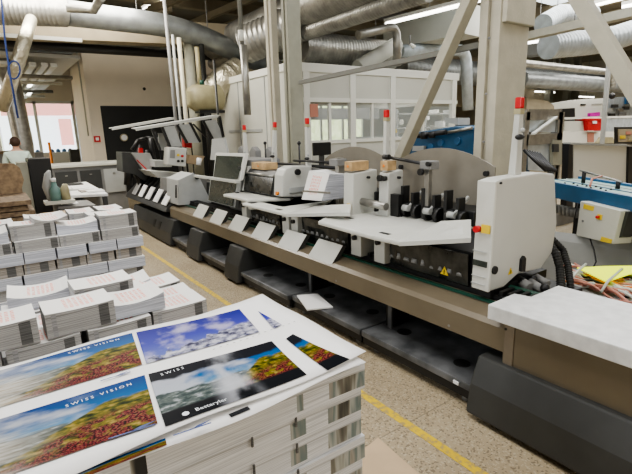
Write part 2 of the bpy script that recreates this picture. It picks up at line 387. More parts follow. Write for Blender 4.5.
# ================================================================== SETTING
st('floor', MB().box(-9, 30, -4, 26, -.1, 0), 'floor')
tag(MB().box(1.745, 1.80, -2, 13, 0.0005, .0025).build('floor_line', 'tape'), 'worn yellow line painted along the speckled floor beside the machine', 'floor line')
st('ceiling', MB().box(-9, 30, -4, 26, 5.3, 5.4), 'ceil')
st('ceiling', MB().box(-9, 2.25, 13.2, 24, 3.62, 3.7), 'annex')
st('wall_left', MB().box(-9.2, -9, -4, 26, 0, 5.3), 'beige')
st('wall_front', MB().box(-9, 30, -4.2, -4, 0, 5.3), 'beige')
st('wall_right', MB().box(30, 30.2, -4, 26, 0, 5.3), 'beige')
WB = 24.0   # back wall plane with its window band on the left
b = MB(); b.box(-9, 30, WB, WB+.2, 3.35, 5.3); b.box(-9, 30, WB, WB+.2, 0, .25); b.box(-9, -4, WB, WB+.2, .25, 3.35); b.box(5, 7, WB, WB+.2, .25, 3.35); b.box(21, 30, WB, WB+.2, .25, 3.35)
st('wall_back', b, 'beige')
def window(n, x0, x1, k):
    b = MB()
    for i in range(k+1):
        x = x0+(x1-x0)*i/k; b.box(x-.06, x+.06, WB-.02, WB+.1, .25, 3.35)
    b.box(x0, x1, WB-.02, WB+.1, .25, .37); b.box(x0, x1, WB-.02, WB+.1, 3.23, 3.35)
    w = st('window_%d' % n, b, 'frame')
    g = MB().box(x0, x1, WB+.04, WB+.05, .3, 3.3).build('pane', 'glass', w)
window(1, -4, 5, 6); window(2, 7, 21, 8)
# outside: garden hedge and neighbouring facades seen through the glazing
tag(MB().box(-8, .75, 31, 31.5, 0, 7).build('hedge', 'foliage'), 'self-lit garden foliage outside the far left windows', 'hedge')
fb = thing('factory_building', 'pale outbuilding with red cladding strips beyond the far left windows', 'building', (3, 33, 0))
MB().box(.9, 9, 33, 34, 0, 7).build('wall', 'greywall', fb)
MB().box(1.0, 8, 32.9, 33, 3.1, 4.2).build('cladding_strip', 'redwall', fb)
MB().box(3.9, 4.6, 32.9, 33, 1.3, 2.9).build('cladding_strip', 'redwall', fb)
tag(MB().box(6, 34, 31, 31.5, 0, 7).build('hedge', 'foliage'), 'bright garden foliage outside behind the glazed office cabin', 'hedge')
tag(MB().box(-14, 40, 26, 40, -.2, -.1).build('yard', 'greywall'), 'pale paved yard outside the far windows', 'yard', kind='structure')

# beige room at the far end of the line, with a black door
RY = 14.0
rx0 = gy(82, 60, RY).x; dx0 = gy(100, 105, RY).x
b = MB(); b.box(rx0, dx0, RY, RY+.15, 0, 4.0); b.box(dx0, dx0+4.2, RY, RY+.15, 2.55, 4.0); b.box(dx0+4.2, 8.2, RY, RY+.15, 0, 4.0)
b.box(rx0, rx0+.15, RY+.15, 16.3, 0, 4.0); b.box(rx0, 8.2, RY, 16.3, 4.0, 4.05); b.box(rx0, 8.2, 16.2, 16.3, 0, 4.0)
st('wall_room', b, 'beige')
dr = MB().box(dx0, dx0+4.2, RY+.08, RY+.13, 0, 2.55); st('door_1', dr, 'doorblack')
p = gy(97, 139, RY)
fa = thing('fire_alarm_point', 'small red alarm call point on the beige wall left of the black door', 'alarm point', (p.x, RY-.04, p.z-.08))
MB().box(p.x-.08, p.x+.08, RY-.04, RY, p.z-.08, p.z+.08).build('housing', 'red', fa)
MB().box(p.x-.04, p.x+.04, RY-.045, RY-.04, p.z-.04, p.z+.04).build('button', 'paper', fa)
p = gy(144, 89, RY); tag(MB().ball((p.x, RY-.03, p.z), .045).build('wall_sensor', 'black'), 'tiny black round sensor on the beige wall above the black door', 'sensor')
p = gy(86, 120, RY); tag(MB().tube([(p.x, RY-.03, 1.75), (p.x, RY-.03, 3.9)], .02, 8).build('conduit', 'brace'), 'thin grey conduit running up the beige wall above the alarm point', 'conduit')
p = gy(127.5, 137.5, 13.6)
cl = thing('round_gauge', 'small round cream gauge glowing against the black door', 'gauge', (p.x, 13.9, p.z))
MB().tube([(p.x, 14.05, p.z), (p.x, 13.98, p.z)], .105, 20).build('rim', 'cream', cl)
MB().tube([(p.x, 13.98, p.z), (p.x, 13.965, p.z)], .08, 20).build('face', 'paper', cl)

# glazed office cabin
CY = 7.4; CX = 4.75
cx1 = gy(457, 90, CY).x
zt = gy(380, 68, CY).z; zw = gy(380, 101.5, CY).z; zb = gy(340, 141, CY).z
cab = thing('office_cabin', 'white panelled office cabin with a row of windows behind the machine', 'cabin', (CX, CY, 0))
b = MB(); b.box(CX, cx1, CY, CY+.08, zw, zt-.16); b.box(CX, cx1, CY, CY+.08, 0, zb); b.box(CX, CX+.08, CY+.08, 11.2, 0, zt-.12)
b.box(cx1-.08, cx1, CY+.08, 11.2, zw, zt-.16); b.box(cx1-.08, cx1, CY+.08, 11.2, 0, zb); b.build('wall_panel', 'panel', cab)
b = MB(); b.box(CX-.03, cx1+.03, CY-.03, CY+.1, zt-.16, zt); b.box(CX-.03, CX+.1, CY, 11.2, zt-.14, zt); b.build('cornice', 'frame', cab, bevel=.01)
MB().box(CX, cx1, CY, 11.2, zt-.02, zt).build('roof', 'panel', cab)
for px in (352, 392, 453, 306):
    x = gy(px, 100, CY).x; MB().box(x-.07, x+.07, CY-.04, CY+.06, 0, zt-.16).build('post', 'frame', cab)
MB().box(CX, cx1, CY-.03, CY+.05, zw-.03, zw+.05).build('transom', 'frame', cab)
MB().box(CX, cx1, CY-.03, CY+.05, zb-.04, zb+.03).build('sill', 'frame', cab)
xs = [gy(px, 100, CY).x for px in (306, 352, 392, 453)]
for a, c in zip(xs, xs[1:]):
    MB().box(a+.07, c-.07, CY+.03, CY+.035, zb, zw).build('pane', 'glass', cab)
    for k in (.5,):
        xx = a+(c-a)*k; MB().box(xx-.03, xx+.03, CY, CY+.05, zb, zw).build('mullion', 'frame', cab)
# seams on its left side
for yy in (8.4, 9.6): MB().box(CX-.012, CX, yy, yy+.03, 0, zt-.14).build('panel_seam', 'lightgrey', cab)
MB().box(CX-.02, CX, 8.6, 10.2, 1.72, 1.78).build('side_ledge', 'lightgrey', cab)

# ================================================================== STEEL AND CONCRETE FRAME
XC = 4.0
def column(label, y0, y1, x0, x1, m='column', zt=5.3, web=True):
    t = thing('support_column', label, 'column', ((x0+x1)/2, (y0+y1)/2, 0))
    w = (y1-y0)
    MB().box(x0, x1, y0, y0+w*.36, 0, zt).build('flange', m, t, bevel=.01)
    MB().box(x0+.05, x1, y0+w*.36, y0+w*.60, 0, zt).build('web', m, t)
    MB().box(x0, x1, y0+w*.60, y1, 0, zt).build('flange', m, t, bevel=.01)
    MB().box(x0-.03, x1+.03, y0-.03, y1+.03, 0, .04).build('foot_plate', 'lightgrey', t)
    return t
yb = gx(477.5, 60, XC).y; ya = gx(498, 60, XC).y; xe = gy(527, 60, ya).x
bc = column('massive pale concrete column rising behind the tall control cabinet', ya, yb, XC, xe)
MB().box(XC+.02, xe+.01, ya-.05, ya, 2.62, 5.3).build('bracket', 'column', bc, bevel=.01)
for z in (1.55, 2.0, 2.5): MB().tube([(XC-.012, yb-.12, z), (XC, yb-.12, z)], .012, 10).build('bolt', 'midgrey', bc)
y1 = gx(283, 60, XC).y; y0 = gx(289, 60, XC).y; xe = gy(302, 60, y0).x
column('tall grey green column immediately left of the glazed cabin', y0, y1, XC, xe, 'column2')
y1 = gx(266.5, 60, XC).y; y0 = gx(273, 60, XC).y; xe = gy(279, 60, y0).x
c2 = column('slender pale steel column beside the white cabin side, left of its wider neighbour', y0, y1, XC, xe, 'column')
br = MB().bar(gx(490, -45, XC-.08), gx(395, 170, XC-.08), .10, .13, (1, 0, 0)).build('diagonal_brace', 'brace', bevel=.008)
tag(br, 'pale steel diagonal brace sloping down left of the concrete column', 'brace')
br = MB().bar(gx(565, -25, XC-.08), gx(660, 132, XC-.08), .11, .12, (1, 0, 0)).build('diagonal_brace', 'brace', bevel=.008)
tag(br, 'pale steel diagonal brace sloping down to the right edge of the picture', 'brace')
br = MB().bar(gx(300, 82.5, XC+.1), gx(480, 45, XC+.1), .06, .055).build('horizontal_rail', 'rail_grey')
tag(br, 'dark grey horizontal rail spanning between the two big columns', 'rail')

# ================================================================== CEILING: girders, lamps, ducts
def girder(a, b, w, h, label, m='girder'):
    return tag(MB().bar(a, b, w, h).build('roof_girder', m), label, 'girder', None)
girder(gz(-60, 22, 4.0), gz(300, 41, 4.0), .45, .5, 'tan concrete girder under the ceiling at upper left')
girder(gz(527, 36.5, 3.4), gz(640, 11, 3.4), .2, .14, 'beige beam crossing between the column and the right diagonal brace', 'brace')
girder(gz(392, 38, 4.4), gz(474, 20, 4.4), .8, .75, 'broad pale boxed girder above the glazed cabin', 'panel')
girder(gz(527, 50, 4.4), gz(600, 38, 4.4), .6, .5, 'grey boxed girder right of the concrete column', 'lightgrey')
for i, (a, c) in enumerate((((150, 10), (230, -22)), ((110, 38), (170, 8)), ((186, 26), (262, -6)), ((205, 34), (262, 12)))):
    girder(gz(*a, 4.9), gz(*c, 4.9), .12, .16, ['pale roof purlin nearest the top centre left lamp', 'roof purlin just under the black pipe above the beige wall', 'long pale purlin sloping above the dull sagging duct', 'short purlin between the dull duct and the hanging pipe'][i], 'girder')
# cross purlins under the ceiling
for i, y in enumerate((8, 9.6, 11.2, 12.8, 15.5, 17.5, 19.5, 21.5)):
    o = MB().box(-9, 13, y-.09, y+.09, 5.0, 5.3).build('ceiling_joist', 'lightgrey' if i > 3 else ('girder' if i % 2 else 'midgrey')); tag(o, 'joist running across under the ceiling', 'joist', 'ceiling joists across the hall')
for i, px in enumerate((4, 22, 34, 47, 57)):
    x = gz(px, 62, 3.45).x; t = thing('light_rail', 'pale lengthwise lamp rail under the ceiling toward the far windows', 'rail', (x, 19, 3.42), 'pale rails toward the far windows')
    MB().box(x-.07, x+.07, 13.3, 23.8, 3.42, 3.5).build('rail', 'frame', t)
    for yy in (15.5, 19, 22.5): MB().tube([(x, yy, 3.48), (x, yy, 3.62)], .012, 6).build('hanger_rod', 'midgrey', t)
    for yy in ((18.2,), (16.6, 21.5), (), (17.2,), (20.4,))[i]: MB().box(x-.05, x+.05, yy, yy+1.2, 3.39, 3.42).build('tube', 'lamp', t)
for i, (y, z) in enumerate(((14.4, 3.3), (16.4, 3.34), (18.8, 3.3), (21.4, 3.34))):
    o = MB().tube([(-9, y, z), (2.2, y, z)], .05, 8).build('ceiling_pipe', 'frame' if i % 2 else 'duct'); tag(o, 'pipe running crosswise under the pale lamp rails at left', 'pipe', 'crosswise pipes at left')
for i, x in enumerate((15, 17.5, 20, 22.5, 25, 27.5)):
    o = MB().box(x-.1, x+.1, -2, 24, 4.95, 5.3).build('ceiling_joist', 'girder'); tag(o, 'lengthwise joist under the right part of the ceiling', 'joist', 'lengthwise joists at right')
def tube_lamp(a, b, label, r=.035, w=.16):
    a, b = Vector(a), Vector(b); t = thing('fluorescent_lamp', label, 'lamp', (a+b)/2)
    MB().bar(a+Vector((0, 0, .07)), b+Vector((0, 0, .07)), w, .07).build('housing', 'frame', t)
    MB().tube([a, b], r, 8).build('tube', 'lamp', t)
    p = (a+b)/2; MB().tube([p+Vector((0, 0, .1)), (p.x, p.y, 5.3)], .008, 6).build('hanger_rod', 'midgrey', t)
    return t
tube_lamp(gz(386, 24, 4.15), gz(482, 0, 4.15), 'long glowing tube lamp above the glazed cabin, left of the diagonal brace')
tube_lamp(gz(528, 43, 4.1), gz(549, 40, 4.1), 'short glowing tube lamp beside the concrete column under the beige beam')
tube_lamp(gz(566, 13, 4.6), gz(640, -6, 4.6), 'glowing tube lamp behind the top of the right diagonal brace')
tube_lamp(gz(622, 7, 4.4), gz(650, 2, 4.4), 'glowing tube lamp in the top right corner')
tube_lamp(gz(129, 31, 4.7), gz(134, 28.5, 4.7), 'small bright lamp above the beige wall', .07)
tube_lamp(gz(114, 41, 4.7), gz(119, 39, 4.7), 'fainter small lamp beside the black pipe above the beige wall', .03)
tube_lamp(gz(160, 2, 5.1), gz(168, -2, 5.1), 'bright lamp cut by the top edge, left of centre', .07)
tube_lamp(gz(208, 52.5, 4.2), gz(213, 51, 4.2), 'small glowing lamp under the dull sagging duct', .04)
tube_lamp(gz(150, 5, 5.0), gz(143, 9, 5.0), 'unlit looking pale batten near the top left lamp', .02)
for i, (a, c) in enumerate(()):
    tube_lamp(gy(*a, 19+i*.6), gy(*c, 18.4+i*.6), ['far lamp lowest at the left over the windows', 'far lamp over the bright windows', 'far lamp nearest the corner of the beige room', 'far lamp just left of the beige room corner'][i], .05)
for i, (x0, x1, y0, y1) in enumerate(((9, 11.6, 5.6, 8.6), (13.6, 16, 5.6, 8.2))):
    o = MB().box(x0, x1, y0, y1, 5.26, 5.3).build('skylight', 'sky_panel'); tag(o, ['bright skylight panel above the glazed cabin', 'bright skylight panel right of the concrete column'][i], 'skylight')

def duct(name, pts, r, m, label, ridge=.008, pitch=.07, n=20, caps=True, hangers=()):
    pts = [Vector(p) for p in pts]
    t = thing(name, label, 'duct', pts[0])
    MB().tube(pts, r, n, ridge, pitch).build('duct_pipe', m, t)
    for k in hangers:
        i = min(int(k), len(pts)-2); p = pts[i].lerp(pts[i+1], k-i)
        MB().tube([p+Vector((0, 0, r)), (p.x, p.y, 5.3)], .01, 6).build('hanger_rod', 'midgrey', t)
    return t
def bend(a, b, c, d=.3, n=6):
    a, b, c = Vector(a), Vector(b), Vector(c); p = b+(a-b).normalized()*d; q = b+(c-b).normalized()*d
    return [a]+[(p*(1-t)**2+b*2*t*(1-t)+q*t*t) for t in [i/n for i in range(n+1)]]+[c]
# great silver duct top left
duct('ventilation_duct', [gz(-60, 8, 4.0), gz(62, 12.5, 4.0), gz(66, 13, 4.0)], .25, 'duct', 'ribbed silver duct crossing the top left corner', .006, .07, hangers=(.6,))
A = gz(66, 13, 4.0); B = gz(182, 27, 4.0); Cc = gz(284, 74, 3.2)
duct('ventilation_duct', bend(A, B, Cc, .8), .23, 'duct_dark', 'smooth dull grey duct that bends and slopes down behind the slender column', 0, hangers=(.9, 6.5))
duct('branch_duct', [gz(102, -4, 3.9), gz(94, 10, 3.9), gz(66, 8, 3.9)], .07, 'duct', 'small silver branch duct joining the top of the dull grey duct', 0)
# black pipe and pale conduit beneath
tag(MB().tube([gz(-40, 41, 3.75), gz(270, 60, 3.75)], .10, 14).build('black_pipe', 'pipe_dark'), 'long black pipe running above the beige wall', 'pipe')
tag(MB().bar(gz(-30, 33, 3.65), gz(82, 40.5, 3.65), .05, .07).build('cable_tray', 'frame'), 'white strip of cable tray over the black pipe at left', 'cable tray')
# silver foil duct dropping at left
duct('foil_duct', [gz(31, 20, 3.7), gy(24, 42, 8.2), gy(17, 66, 8.4), gy(2, 108, 9.0)], .095, 'foil', 'crumpled silver foil duct dropping at the left, lit from behind', 0, hangers=())
tag(MB().tube([gy(1, -5, 4), gy(5, 40, 4), gy(10, 75, 4), gy(18, 118, 4)], .007, 6).build('blue_cable', 'ink'), 'thin blue cable hanging down past the foil duct', 'cable')
tag(MB().tube([gy(14+6*math.cos(a), 70+9*math.sin(a), 4.02) for a in [i*PI/8 for i in range(17)]], .006, 6).build('cable_coil', 'ink'), 'loop of blue cable coiled beside the foil duct', 'cable coil')
# the pair of big lengthwise ducts
for (px, py, z, r, lab) in ((303, 9, 4.0, .34, 'wider upper spiral duct running above the tall columns'), (303, 33, 3.6, .15, 'narrower spiral duct just beneath the wide upper one')):
    a = gz(px, py, z); duct('spiral_duct', [Vector((a.x, a.y-3.2, z)), Vector((a.x, a.y+4.5, z))], r, 'duct', lab, .008, .065)
a = gy(258, 27, 8.0)
duct('spiral_duct', [gy(246, 45, 9), gy(300, 22, 8)], .36, 'duct', 'stub of wide spiral duct between the hanging pipe and the slender column', .014, .11)
a = gy(300, 47, 8.6); c = gy(392, 44, 8.6)
duct('spiral_duct', [a, (c.x, 8.6, a.z)], .33, 'duct', 'wide shiny spiral duct lying across above the cabin roof', .008, .08, hangers=(.2, .8))
duct('flex_duct', [gy(358, 68, 8.05), gy(397, 44, 8.05)], .17, 'panel', 'cream round duct rising from the cabin roof', 0)
duct('vent_pipe', bend(gy(358, 35, 7.4), gy(397, 26, 7.4), gy(397, 66, 7.4), .25), .085, 'duct', 'silver elbow pipe turning down onto the cabin roof', 0)
duct('vent_pipe', bend(gy(400, 51, 9.5), gy(466, 50, 9.5), gy(468, 110, 9.5), .4), .17, 'duct_blue', 'pale pipe with an elbow turning down left of the concrete column', 0)
a = gy(398, 68, 11.0); duct('spiral_duct', [a, (a.x+14, 11, a.z)], .42, 'duct_dark', 'grey ribbed duct low behind the diagonal brace', .008, .16, hangers=(.1, .6))
a = gy(410, 44, 8.3)
sc = thing('spotlight', 'small white spotlight clamped to the pale pipe above the cabin', 'spotlight', a); MB().tube([a, a+Vector((.12, -.02, -.07))], .05, 10, rn=[.03, .06]).build('lamp_head', 'frame', sc); MB().tube([a, a+Vector((0, 0, .2))], .015, 6).build('clamp', 'midgrey', sc)
# right-hand ducts
YR = 8.0
a = gy(520, 63, YR); c = gy(614, 70, YR)
duct('vent_pipe', bend(a, (c.x, YR, a.z), (c.x+.15, YR, a.z-1.2), .5)[:-1], .11, 'duct', 'upper slim silver pipe right of the concrete column, ending in an elbow', .006, .9, hangers=(.4,))
a = gy(520, 79, YR+.4); duct('ventilation_duct', [a, (a.x+18, YR+.4, a.z)], .26, 'duct_dark', 'long dull grey duct beneath the slim silver pipe at right', .01, .8)
a = gy(623, 71, YR+1.2); duct('ventilation_duct', [a, (a.x+9, YR+1.2, a.z)], .13, 'foil', 'short warm silver duct at the right edge', 0)
a = gy(550, 46, 5.2); c = gy(600, 41, 5.2); e = gy(660, 22, 4.8)
duct('spiral_duct', [gy(548, 46, 5.3), gy(595, 42, 5.1), gy(615, 38, 4.9), gy(670, 20, 4.5)], .25, 'duct_blue', 'thick pale ribbed duct curving up to the right edge', .008, .10, hangers=(.5,))
duct('spiral_duct', [gy(543, 24, 6.5), gy(560, 14, 6.6), gy(592, 14, 6.8)], .22, 'duct_blue', 'pale blue ribbed elbow under the skylight right of the column', .008, .10, hangers=(.8,))

# vertical pipes, tank, hanging pipe
def vpipe(name, px0, py0, px1, py1, y, r, m, label, cat='pipe'):
    a = gy(px0, py0, y); c = gy(px1, py1, y); x = (a.x+c.x)/2
    return tag(MB().tube([(x, y, 0 if py1 > 140 else c.z), (x, y, 5.3 if py0 < 20 else a.z)], r, 10).build(name, m), label, cat)
vpipe('pipe', 169, 10, 175, 150, 9.5, .035, 'midgrey', 'dark vertical pipe, leftmost of the row beside the tank')
vpipe('pipe', 175, 35, 181, 150, 9.7, .03, 'lightgrey', 'thin grey vertical pipe, second of the row beside the tank')
vpipe('pipe', 181, 38, 187, 150, 9.4, .045, 'pipe', 'cream vertical pipe just left of the tank')
vpipe('pipe', 197, 47, 200, 90, 10.2, .05, 'cream', 'cream pipe dropping onto the tank top')
vpipe('pipe', 191, 40, 195, 150, 10.6, .12, 'column2', 'thick dull post behind the cream tank')
vpipe('pipe', 205, 45, 207, 160, 10.4, .06, 'pipe_dark', 'black vertical pipe behind the cream tank')
vpipe('pipe', 213, 60, 222, 158, 9.0, .025, 'pipe_dark', 'thin black pipe descending right of the tank')
tk = thing('pressure_tank', 'cream horizontal tank hung beside the vertical pipes', 'tank', gy(205, 112, 9.6))
a = gy(194, 98, 9.6); c = gy(219, 99, 9.6)
MB().tube([a+Vector((-.14, 0, 0)), a+Vector((-.11, 0, 0)), a, (c.x, 9.6, a.z), (c.x+.06, 9.6, a.z)], .27, 24, rn=[.12, .2, .27, .27, .2]).build('tank_body', 'cream', tk)
MB().bar((a.x+.05, 9.6, a.z-.28), (c.x+.05, 9.6, a.z-.28), .3, .05).build('cradle', 'black', tk)
MB().tube([(a.x+.2, 9.6, a.z+.25), (a.x+.2, 9.6, a.z+.36)], .05, 8).build('valve', 'green', tk)
bo = gy(222, 85, 10.3); tag(MB().tube([bo+Vector((-.3, .3, -.2)), bo+Vector((.1, 0, .1)), bo+Vector((.5, 0, .35))], .33, 16, .012, .12).build('flex_hose', 'foil'), 'gleaming metallic hose bulge behind the cream tank', 'hose')
vpipe('pipe', 241, -8, 241, 60, 7.0, .035, 'rail_grey', 'dark rod hanging from the ceiling above the silver drop pipe')
p = gy(241, 33, 7.0); tag(MB().tube([(p.x, 7, p.z-.12), (p.x, 7, p.z+.04)], .045, 10).build('pipe_fitting', 'frame'), 'small white cylinder fitted on the dark hanging rod', 'fitting')
vpipe('drop_pipe', 243, 45, 248, 115, 7.0, .06, 'duct', 'silver pipe dropping in front of the white cabin side')
# ================================================================== THE GATHERING LINE
# ---- dark plinth: foot blocks and trays
def foot_block(y0, y1, label, ztop=.41, slots=False):
    t = thing('plinth_block', label, 'machine base', (2.3, (y0+y1)/2, 0))
    prof = [(2.10, .03), (2.125, .215), (2.20, ztop), (2.75, ztop), (2.75, .03)]
    MB().prism([(x, y0, z) for x, z in prof], (0, y1-y0, 0)).build('cover', 'darkgrey', t, bevel=.012)
    for y in (y0+.08, y1-.08): MB().tube([(2.2, y, 0), (2.2, y, .04)], .025, 10).build('foot', 'black', t)
    if slots:
        for k in (0, 1):
            y = y0+.55+k*.28
            MB().hull8([(2.118, y, .20), (2.118, y+.11, .20), (2.13, y+.11, .20), (2.13, y, .20)], [(2.155, y, .32), (2.155, y+.11, .32), (2.2, y+.11, .32), (2.2, y, .32)]).build('vent_slot', 'black', t)
    return t
foot_block(4.58, 4.95, 'third charcoal foot block from the far end, nearest the trays')
foot_block(5.78, 6.25, 'small charcoal foot block next beyond the nearest one')
foot_block(6.95, 9.3, 'long charcoal plinth cover with two vent slots at the far end', slots=True)
def base_tray(y0, y1, label, holes, x0=2.14, z=.165):
    t = thing('oil_tray', label, 'tray', (2.4, (y0+y1)/2, 0))
    MB().box(x0, 3.2, y0, y1, z-.05, z).build('deck', 'tray_dark', t, bevel=.01)
    MB().box(x0+.02, x0+.05, y0, y1, .05, z-.05).build('apron', 'black', t)
    for hx, hy in holes: MB().tube([(hx, hy, z-.01), (hx, hy, z+.003)], .055, 18).build('drain_hole', 'black', t)
    for y in (y0+.1, y1-.1): MB().tube([(x0+.08, y, 0), (x0+.08, y, z-.05)], .028, 10).build('foot', 'midgrey', t)
    return t
base_tray(3.56, 4.57, 'dark oil tray between the trays front block and the grey card', [(2.32, 4.25), (2.42, 3.75)])
base_tray(2.55, 3.54, 'dark oil tray carrying the loose white sheet', [(2.5, 2.75), (2.45, 3.3)], 2.18)
base_tray(1.50, 2.53, 'dark scratched oil tray nearest the viewer', [(2.42, 2.3), (2.36, 1.72)], 2.18)
base_tray(4.96, 5.77, 'dark oil tray between the two small foot blocks', [(2.35, 5.4)])
base_tray(6.26, 6.94, 'dark oil tray beside the long plinth cover', [(2.35, 6.6)])
MBs = gz(470, 385, .12)
tag(MB().box(2.17, 2.178, 1.6, 1.64, .128, .148).build('paper_scrap', 'paper'), 'tiny white paper tag on the edge of the nearest oil tray', 'tag')
for y, lab in ((3.55, 'dark upright bracket behind the loose white sheet'), (2.45, 'dark upright bracket at the middle of the nearest tray'), (5.1, 'dark upright bracket between the small foot blocks')):
    t = thing('beam_support', lab, 'bracket', (2.45, y, .165)); MB().box(2.40, 2.6, y-.03, y+.03, .165, .45).build('plate', 'black', t); MB().box(2.38, 2.40, y-.05, y-.01, .165, .45).build('upright', 'tray_dark', t)
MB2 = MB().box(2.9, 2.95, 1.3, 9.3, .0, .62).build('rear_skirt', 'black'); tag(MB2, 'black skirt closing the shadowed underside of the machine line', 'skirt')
# loose white sheet on the tray
q = [gz(297, 294.5, .19), gz(317.5, 292.5, .19), gz(333, 306, .19), gz(307, 308.5, .19)]
sh = MB().prism([(p.x, p.y, .17) for p in q], (0, 0, .012)).build('loose_sheet', 'paper'); tag(sh, 'loose whitish sheet lying on the dark oil tray', 'sheet')

# ---- the long taupe beam
bm_ = thing('conveyor_beam', 'long taupe steel beam running the whole length of the machine', 'beam', (2.4, 5, .42))
Y0, Y1 = 1.35, 7.28
MB().prism([(2.25, Y0, .425), (2.25, Y0, .565), (2.28, Y0, .59), (2.42, Y0, .625), (2.75, Y0, .625), (2.75, Y0, .425)], (0, Y1-Y0, 0)).build('beam_shell', 'beam', bm_)
MB().box(2.40, 2.43, Y0, Y1, .626, .638).build('guide_rail', 'green', bm_)
MB().box(2.47, 2.62, Y0, Y1, .626, .66).build('chain_bed', 'black', bm_)
MB().box(2.62, 2.65, Y0, Y1, .626, .67).build('guide_rail', 'green', bm_)
ch = MB()
for k in range(110):
    y = Y0+.02+k*.0535
    ch.box(2.48, 2.61, y, y+.026, .66, .69)
ch.build('gathering_chain', 'black', bm_)
for k in range(6):
    y = 1.75+k*1.18
    for z in (.455,): MB().tube([(2.248, y, z), (2.255, y, z)], .009, 10).build('bolt', 'midgrey', bm_)
# ---- inspection cards leaning on the beam
cards = [(3.20, 'nearest'), (3.75, 'second nearest'), (4.33, 'third nearest'), (4.93, 'fourth nearest'), (5.52, 'fifth nearest'), (6.12, 'sixth nearest')]
for y, w in cards:
    t = thing('deflector_plate', 'pale deflector plate on the taupe beam, %s to the viewer' % w, 'plate', (2.3, y, .6))
    a, c = y-.19, y+.17
    MB().prism([(2.262, a, .575), (2.262, c, .575), (2.355, c-.05, .735), (2.355, a-.04, .735)], (.008, 0, .004)).build('plate_face', 'white', t)
    MB().prism([(2.29, a-.004, .60), (2.29, a+.008, .60), (2.36, a-.03, .735), (2.36, a-.042, .735)], (.04, 0, -.01)).build('side_lip', 'darkgrey', t)

# ---- feeder stations
def poly_prism(pts, d): return MB().prism(pts, d)
def screw_knob(parent, p, r=.02, axis=(-1, 0, 0)):
    p = Vector(p); MB().tube([p, p+Vector(axis)*.03], r, 14).build('knob', 'black', parent)
def mast(x, y, z0, z1, label, lean=0.):
    t = thing('signal_mast', label, 'signal mast', (x, y, z0))
    h = z1-z0; top = Vector((x+lean, y, z1))
    k1 = (h-.10)/h; k2 = (h-.068)/h
    def ring(k, a, c): xx = x+lean*k; zz = z0+h*k; return [(xx-a, y-c, zz), (xx+a, y-c, zz), (xx+a, y+c, zz), (xx-a, y+c, zz)]
    MB().hull8(ring(0, .038, .025), ring(k1, .022, .018)).build('post', 'white', t, bevel=.006)
    MB().bar((x+lean*k1, y, z0+h*k1), (x+lean*k2, y, z0+h*k2), .045, .045, (1, 0, 0)).build('neck', 'cream', t)
    MB().bar((x+lean*k2, y, z0+h*k2), top, .042, .04, (1, 0, 0)).build('red_lens', 'red', t, bevel=.008)
    cp = Vector((x-.05+lean*.5, y-.035, z0+h*.52))
    MB().ball(cp+Vector((0, -.01, 0)), .026, (1.3, 1, .7)).build('sensor_eye', 'black', t)
    MB().ball(cp+Vector((0.01, -.02, .04)), .015).build('sensor_cap', 'lightgrey', t)
    return t
def tower(x0, x1, y0, y1, z0, z1, label, knob=True, buttons=True, m='white'):
    t = thing('post_housing', label, 'machine housing', ((x0+x1)/2, (y0+y1)/2, z0))
    MB().hull8([(x0, y0, z0), (x1, y0, z0), (x1, y1, z0), (x0, y1, z0)], [(x0+.015, y0, z1-.012), (x1, y0, z1+.006), (x1, y1, z1+.006), (x0+.015, y1, z1-.012)]).build('housing', m, t, bevel=.012)
    if buttons:
        MB().tube([(x0+.005, y0+.05, z0+.11), (x0-.02, y0+.05, z0+.11)], .024, 14).build('yellow_collar', 'yellow', t)
        MB().tube([(x0-.02, y0+.05, z0+.11), (x0-.045, y0+.05, z0+.11)], .018, 14).build('stop_button', 'red', t)
    if knob: screw_knob(t, ((x0+x1)/2+.03, y0, z1-.06), .012, (0, -1, 0))
    return t
def woodblock(x0, x1, y0, y1, z, label, h=.085):
    t = thing('wooden_block', label, 'wood block', ((x0+x1)/2, (y0+y1)/2, z))
    MB().box(x0, x1, y0, y1, z, z+h).build('block', 'wood', t, bevel=.004)
    MB().tube([(x0-.001, (y0+y1)/2, z+h*.5), (x0-.006, (y0+y1)/2, z+h*.5)], .012, 10).build('orange_stud', 'orange', t)
    return t
